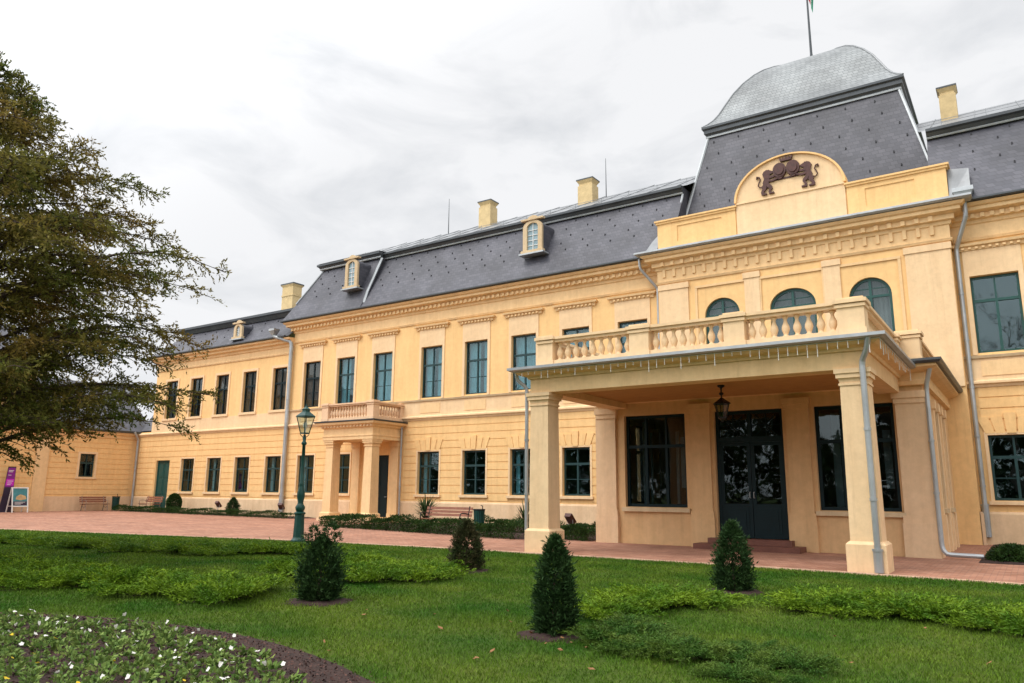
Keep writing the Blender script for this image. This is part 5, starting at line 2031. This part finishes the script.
JP = {}
for mt in ('juniper', 'junidark'):
    JP[mt] = []
    for k in range(3):
        V, F = juniper(80 + k)
        low = V.reshape(-1, 4, 3)[:, :, 2].mean(1) < .085  # lowest leaves get the dark colour, shade painted under each plant
        JP[mt].append(npmesh('creeping_juniper', V, F, [M[mt], M['junishade']], mi=low.astype(int)))


def jrow(pts, label, group, mt='juniper', sp=.62, wid=.35, sc=(.8, 1.15), zs=1.0):
    for (x0, y0), (x1, y1) in zip(pts, pts[1:]):
        L = math.hypot(x1 - x0, y1 - y0)
        k = max(1, int(L / sp))
        for i in range(k):
            t = (i + R.uniform(.2, .8)) / k
            nx, ny = -(y1 - y0) / L, (x1 - x0) / L
            s = R.uniform(-wid, wid)
            o = R.choice(JP[mt]).copy()
            col.objects.link(o)
            q = R.uniform(*sc)
            o.location = (x0 + (x1 - x0) * t + nx * s, y0 + (y1 - y0) * t + ny * s, 0.0)
            o.rotation_euler = (0, 0, R.uniform(0, 6.28))
            o.scale = (q, q, q * R.uniform(.8, 1.2) * zs)
            tag(o, label, 'juniper', group)


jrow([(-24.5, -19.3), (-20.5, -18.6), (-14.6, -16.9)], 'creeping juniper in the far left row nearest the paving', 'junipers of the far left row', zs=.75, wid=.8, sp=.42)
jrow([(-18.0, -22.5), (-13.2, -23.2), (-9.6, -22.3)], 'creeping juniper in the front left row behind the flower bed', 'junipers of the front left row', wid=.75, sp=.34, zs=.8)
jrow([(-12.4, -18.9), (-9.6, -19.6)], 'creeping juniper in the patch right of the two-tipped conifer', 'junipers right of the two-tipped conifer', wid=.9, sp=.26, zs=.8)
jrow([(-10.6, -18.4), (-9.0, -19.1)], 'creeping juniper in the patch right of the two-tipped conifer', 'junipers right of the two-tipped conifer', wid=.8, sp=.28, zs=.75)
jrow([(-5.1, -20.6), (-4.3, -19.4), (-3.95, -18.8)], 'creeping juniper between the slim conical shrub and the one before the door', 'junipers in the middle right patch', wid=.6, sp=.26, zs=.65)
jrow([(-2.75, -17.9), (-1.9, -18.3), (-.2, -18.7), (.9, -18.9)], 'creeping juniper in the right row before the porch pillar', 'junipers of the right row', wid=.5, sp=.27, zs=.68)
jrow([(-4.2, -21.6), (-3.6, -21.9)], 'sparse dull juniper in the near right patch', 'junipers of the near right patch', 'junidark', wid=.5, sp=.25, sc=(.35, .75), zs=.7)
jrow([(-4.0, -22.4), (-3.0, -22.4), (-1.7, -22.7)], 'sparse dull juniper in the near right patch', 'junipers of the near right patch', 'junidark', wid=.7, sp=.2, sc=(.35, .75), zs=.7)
for mt in JP:
    for o in JP[mt]:
        bpy.data.objects.remove(o)


# pansies in the flower bed
def pansy(seed, petal):
    g = np.random.default_rng(seed)
    k = 46
    a = g.random(k) * 2 * PI
    el = g.uniform(.15, 1.2, k)
    L = g.uniform(.028, .058, k)
    P = np.stack([np.cos(a), np.sin(a), np.zeros(k)], 1) * g.uniform(.01, .07, k)[:, None] + np.array([0, 0, 1]) * g.uniform(.01, .06, k)[:, None]
    D = np.stack([np.cos(a) * np.cos(el), np.sin(a) * np.cos(el), np.sin(el) * .8], 1)
    V, F = leaf_quads(P, D, L, .027, g, .16)
    o = npmesh('pansy', V, F, M['pansyleaf'])
    if petal is None:
        return o
    Vs, Fs, c = [], [], 0
    for i in range(1):
        b = g.random() * 2 * PI
        p = np.array([math.cos(b) * .06, math.sin(b) * .06, g.uniform(.07, .11)])
        nrm = norm(np.array([.35 + g.normal() * .35, -.45 + g.normal() * .35, .75]))
        u = norm(np.cross(nrm, [0, 0, 1.0]))
        v = np.cross(nrm, u)
        for q in range(5):
            t = q * 2 * PI / 5
            d = u * math.cos(t) + v * math.sin(t)
            s = np.cross(nrm, d)
            r_ = .017 * g.uniform(.7, 1.3)
            Vs.append(np.array([p, p + d * r_ * .6 + s * r_ * .55 + nrm * .004, p + d * r_ * 1.15 + nrm * .002 * q, p + d * r_ * .6 - s * r_ * .55 + nrm * .004]))
            Fs.append(np.array([[0, 1, 2, 3]]) + c)
            c += 4
    f = npmesh('blossom', np.concatenate(Vs), np.concatenate(Fs), M[petal], o)
    return o


protos = [(pansy(90 + i, 'white'), 'white') for i in range(6)] + [(pansy(97 + i, 'gold'), 'gold') for i in range(2)] + [(pansy(105 + i, None), 'leaf') for i in range(4)]
placed = []
tries = 0
while len(placed) < 300 and tries < 40000:
    tries += 1
    x, y = R.uniform(-13.5, -2.6), R.uniform(-28.5, -24.5)
    d = Vector((x - CAM.x, y - CAM.y, -1.5))
    w_ = d.dot(FW)
    u, v = 512 + 755 * d.dot(RT) / w_, 341.5 - 755 * d.dot(UP) / w_
    rr = math.hypot(x - BC[0], y - BC[1])
    if rr > BRX - .68 - .12 * math.sin(3 * math.atan2(y - BC[1], x - BC[0])) or not (-25 - (tries > 12000) * 150 < u < 900 and v < 705 + (tries > 12000) * 70):
        continue
    if any((x - a) ** 2 + (y - b) ** 2 < .172 ** 2 for a, b in placed):
        continue
    placed.append((x, y))
    edge = rr > BRX - 1.35
    t_ = R.random()
    p, kd = R.choice([q for q in protos if q[1] == ('white' if (edge and t_ < .8) or t_ < .22 else 'gold' if t_ < .36 else 'leaf')])
    o = copy_tree(p)
    o.location = (x, y, .045)
    o.rotation_euler = (R.uniform(-.15, .15), R.uniform(-.15, .15), R.uniform(0, 6.28))
    q = R.uniform(.85, 1.3)
    o.scale = (q, q, q)
    if kd == 'white':
        tag(o, 'low bedding plant with white blossoms in the round flower bed', 'pansy', 'white blossoming plants in the flower bed')
    elif kd == 'gold':
        tag(o, 'low bedding plant with yellow blossoms in the round flower bed', 'pansy', 'yellow blossoming plants in the flower bed')
    else:
        tag(o, 'low leafy bedding plant without blossoms in the round flower bed', 'pansy', 'leafy plants without blossoms in the flower bed')
for p, kd in protos:
    kill(p)

# loose crumbs of soil and bark on the bed
g = np.random.default_rng(29)
k = 22000
X, Y = g.uniform(-13.5, -3.5, k), g.uniform(-28.5, -24.2, k)
q = np.hypot(X - BC[0], Y - BC[1])
q2 = q < BRX + .10 * g.normal(size=k)
X, Y = X[q2], Y[q2]
k = len(X)
P = np.stack([X, Y, np.interp(q[q2], [BRX - .5, BRX], [.05, .0]) + .002], 1)
V, F = leaf_quads(P, np.stack([g.normal(size=k), g.normal(size=k), .35 * g.random(k)], 1), g.uniform(.012, .04, k), .018, g, .3)
tag(npmesh('soil_crumbs', V, F, M['crumb']), 'dark crumbs of soil and bark on the round flower bed', 'soil', kind='stuff')

# fallen leaves on the lawn
lf0 = None
for i in range(46):
    x, y = R.uniform(-7.5, .6), R.uniform(-25.0, -17)
    if i < 12:
        x, y = -3.9 + R.gauss(0, .5), -22.6 + R.gauss(0, .5)
    mb = MB()
    if lf0 is None:
        mb.add([(-.05, 0, 0), (-.02, -.028, .012), (.03, -.02, .006), (.06, 0, .022), (.03, .024, .008), (-.02, .028, .016)], [(0, 1, 2, 3, 4, 5)])
        lf0 = mb.build('fallen_leaf', M['deadleaf'])
        o = lf0
    else:
        o = lf0.copy()
        col.objects.link(o)
    o.location = (x, y, R.uniform(.02, .045))
    o.rotation_euler = (R.uniform(-.5, .5), R.uniform(-.5, .5), R.uniform(0, 6.28))
    q = R.uniform(.4, .85)
    o.scale = (q, q, q)
    tag(o, 'tan fallen leaf lying on the lawn', 'fallen leaf', 'fallen leaves on the lawn')

# ------------------------------------------------------------------ mown grass (blades)
g = np.random.default_rng(5)
N0 = 1120000
X = g.uniform(-36, 8.0, N0)
Y = g.uniform(-26.5, -12.6, N0)
rel = np.stack([X - CAM.x, Y - CAM.y, np.full(N0, -1.5)], 1)
dep = rel @ np.array(FW)
uu = 512 + 755 * (rel @ np.array(RT)) / dep
dist = np.hypot(rel[:, 0], rel[:, 1])
ey = np.interp(X, [p[0] for p in EDGE], [p[1] for p in EDGE])
keep = (uu > -320) & (uu < 1380) & (dep > 2) & (Y < ey - .07) & (g.random(N0) < np.clip((9.5 / dist) ** 1.15, 0, 1))
keep &= (np.hypot(X - BC[0], Y - BC[1]) > BRX + .03 * np.sin(X * 9))
for (sx_, sy_), _h, sr_, _t, _m, _l in SHR:
    keep &= (np.hypot(X - sx_, Y - sy_) > sr_ + .17 + .07 * np.sin(5 * np.arctan2(Y - sy_, X - sx_) + sx_) + .05 * g.normal(size=N0))
X, Y, dist = X[keep], Y[keep], dist[keep]
n = len(X)
Z = np.array([gz(x) for x in X])
tall = .75 + .5 * (np.sin(X * 1.7 + Y * .9) * np.sin(Y * 2.1 - X * .6) * .5 + .5)
P = np.stack([X, Y, Z - .004], 1)
D = np.stack([g.normal(size=n) * .55, g.normal(size=n) * .55, np.ones(n)], 1)
V, F = leaf_quads(P, D, g.uniform(.025, .062, n) * tall, .0075 * np.maximum(1, dist / 9), g, .1)
e = npmesh('grass', V, F, M['grass'])
tag(e, 'short mown green grass of the lawn', 'grass', kind='stuff')

# ------------------------------------------------------------------ the big conifer on the left
TP_ = Vector((-18.94, -23.58, 0))
ty = empty('conifer_tree', TP_, 0, 'large spreading dark conifer with drooping feathery branches at the left', 'tree')
PZ = [1.9, 2.4, 3.1, 4.1, 5.2, 6.36, 7.2, 8.0, 8.5, 9.0, 9.4, 10.3, 10.9, 11.3, 11.8]
PR = [2.8, 4.2, 5.1, 5.1, 5.2, 5.75, 4.3, 4.3, 3.6, 3.0, 2.0, 1.2, .7, .3, .1]
g = np.random.default_rng(17)
tr = MB()
tr.tube([(0, 0, -.1), (.05, 0, 1.2), (-.05, .05, 4), (.05, 0, 8), (0, 0, 11.8)], [.34, .26, .2, .1, .02], 10)
o = tr.build('trunk', M['bark'], None)
o.parent = ty
br = MB()
LP, LD, LL = [], [], []
nl = 150
for i in range(nl):
    z = 2.75 + (11.1 - 2.75) * ((i + .5) / nl) ** .95
    az = i * 2.39996 + g.normal() * .2
    Rr = float(np.interp(z, PZ, PR)) * g.uniform(.72, 1.04)
    zs = max(.8, z - Rr * g.uniform(.10, .34))
    pts = []
    K = 7
    sag = g.uniform(.05, .16) * Rr
    wob = g.normal() * .05
    for k in range(K + 1):
        t = k / K
        a = az + wob * math.sin(3 * t) * 2
        h = zs + (z - zs) * (math.sin(t * PI * .62) / math.sin(PI * .62)) + sag * math.sin(PI * t) * .6
        pts.append(np.array([math.cos(a) * Rr * t, math.sin(a) * Rr * t, h]))
    br.tube(pts, [max(.008, .045 * (1 - t) * (.4 + Rr / 6)) for t in np.linspace(0, 1, K + 1)], 5, cap=False)
    dl = np.array([math.cos(az), math.sin(az), 0])
    sd_ = np.array([-math.sin(az), math.cos(az), 0])
    ns = int(8 + Rr * 4.2)
    for j in range(ns):
        t = .16 + .84 * (j + g.random()) / ns
        x_ = t * K
        k0 = min(K - 1, int(x_))
        p = pts[k0] + (pts[k0 + 1] - pts[k0]) * (x_ - k0)
        sg = 1 if j % 2 else -1
        Ls = (.35 + .30 * Rr * (1 - t)) * g.uniform(.6, 1.25)
        Ls = min(Ls, 1.5)
        if g.random() < .14:
            continue
        d = norm(dl * g.uniform(.5, 1.0) + sd_ * sg * g.uniform(.35, 1.0) + np.array([0, 0, g.uniform(-.30, .30)]))
        q = p + d * Ls + np.array([0, 0, -.16 * Ls])
        br.tube([p, (p + q) / 2 + np.array([0, 0, .05 * Ls]), q], [.012, .008, .004], 3, cap=False)
        nt_ = max(3, int(Ls * g.uniform(7, 19)))
        for r_ in range(nt_):
            u = (r_ + .4) / nt_
            b = p + (q - p) * u + np.array([0, 0, .1 * Ls * math.sin(PI * u)])
            dd = norm(d * .8 + g.normal(size=3) * .55 + np.array([0, 0, -.12]))
            LP.append(b)
            LD.append(dd)
            LL.append(g.uniform(.14, .32))
LP, LD, LL = np.array(LP), np.array(LD), np.array(LL)
n = 9
T = np.linspace(.0, 1, n)
PP = (LP[:, None] + LD[:, None] * (LL[:, None] * T)[:, :, None])
PP[:, :, 2] -= (T ** 2 * .06)[None]
sp_ = g.normal(size=(len(LP), n, 3)) * .55
DD = (LD[:, None] + sp_).reshape(-1, 3)
PP = PP.reshape(-1, 3)
V, F = leaf_quads(PP, DD, .092 * g.uniform(.6, 1.3, len(PP)), .036, g)
npmesh('crown', V, F, M['yew'], ty)
o = br.build('branches', M['bark'], None)
o.parent = ty


# ------------------------------------------------------------------ bare tree behind the low block, and the park behind the camera
def bare_tree(h, seed, r0=.22, spread=.5, levels=5):
    rr = random.Random(seed)
    m_ = MB()

    def grow(p, d, L, r, lv):
        pts = [p]
        dd = d.copy()
        for k in range(3):
            dd = (dd + Vector((rr.gauss(0, .1), rr.gauss(0, .1), .05))).normalized()
            pts.append(pts[-1] + dd * L / 3)
        m_.tube(pts, [r, r * .85, r * .72, r * .6], 5 if lv > 2 else 3, cap=False)
        if lv == 0:
            return
        for k in range(3 if lv < levels else 4):
            a = rr.uniform(0, 6.28)
            q = pts[rr.choice((2, 3, 3))]
            u = dd.orthogonal().normalized()
            v = dd.cross(u)
            nd = (dd + (u * math.cos(a) + v * math.sin(a)) * rr.uniform(spread * .6, spread * 1.5)).normalized()
            grow(q, nd, L * rr.uniform(.6, .8), r * .58, lv - 1)

    grow(Vector((0, 0, -.1)), Vector((0, 0, 1)), h * .34, r0, levels)
    return m_


e = empty('bare_tree', (-73.5, 22, 0), 0, 'leafless tree whose twigs show above the roof of the low left block', 'tree')
o = bare_tree(22.8, 3, .3).build('branches', M['twig'], None)
o.parent = e

g = np.random.default_rng(23)
k = 30000
X = g.uniform(-75, 60, k)
top = 10 + 2.5 * np.sin(X * .21 + 1) + 2 * np.sin(X * .53) + 1.2 * np.sin(X * 1.3)
P = np.stack([X, -54 - g.random(k) * 9, np.maximum(.1, top) * g.random(k) ** .8], 1)
V, F = leaf_quads(P, g.normal(size=(k, 3)), g.uniform(.5, 1.3, k), .5, g)
e = npmesh('unseen_wood', V, F, M['box'])  # added out of view and raised, to darken reflections and the porch
tag(e, 'unseen dark wood behind the camera, added to darken the panes and the porch', 'wood', kind='stuff')

for i, (x, y, h, lab) in enumerate(((-.6, -46, 22, 'leafless tree mirrored in the right-hand upper window'), (-9, -52, 16, 'leafless tree mirrored in the glazed entrance screens'))):
    e = empty('bare_tree', (x, y, 0), 0, lab, 'tree')
    o = bare_tree(h, 5 + i, .3).build('branches', M['twig'], None)
    o.parent = e
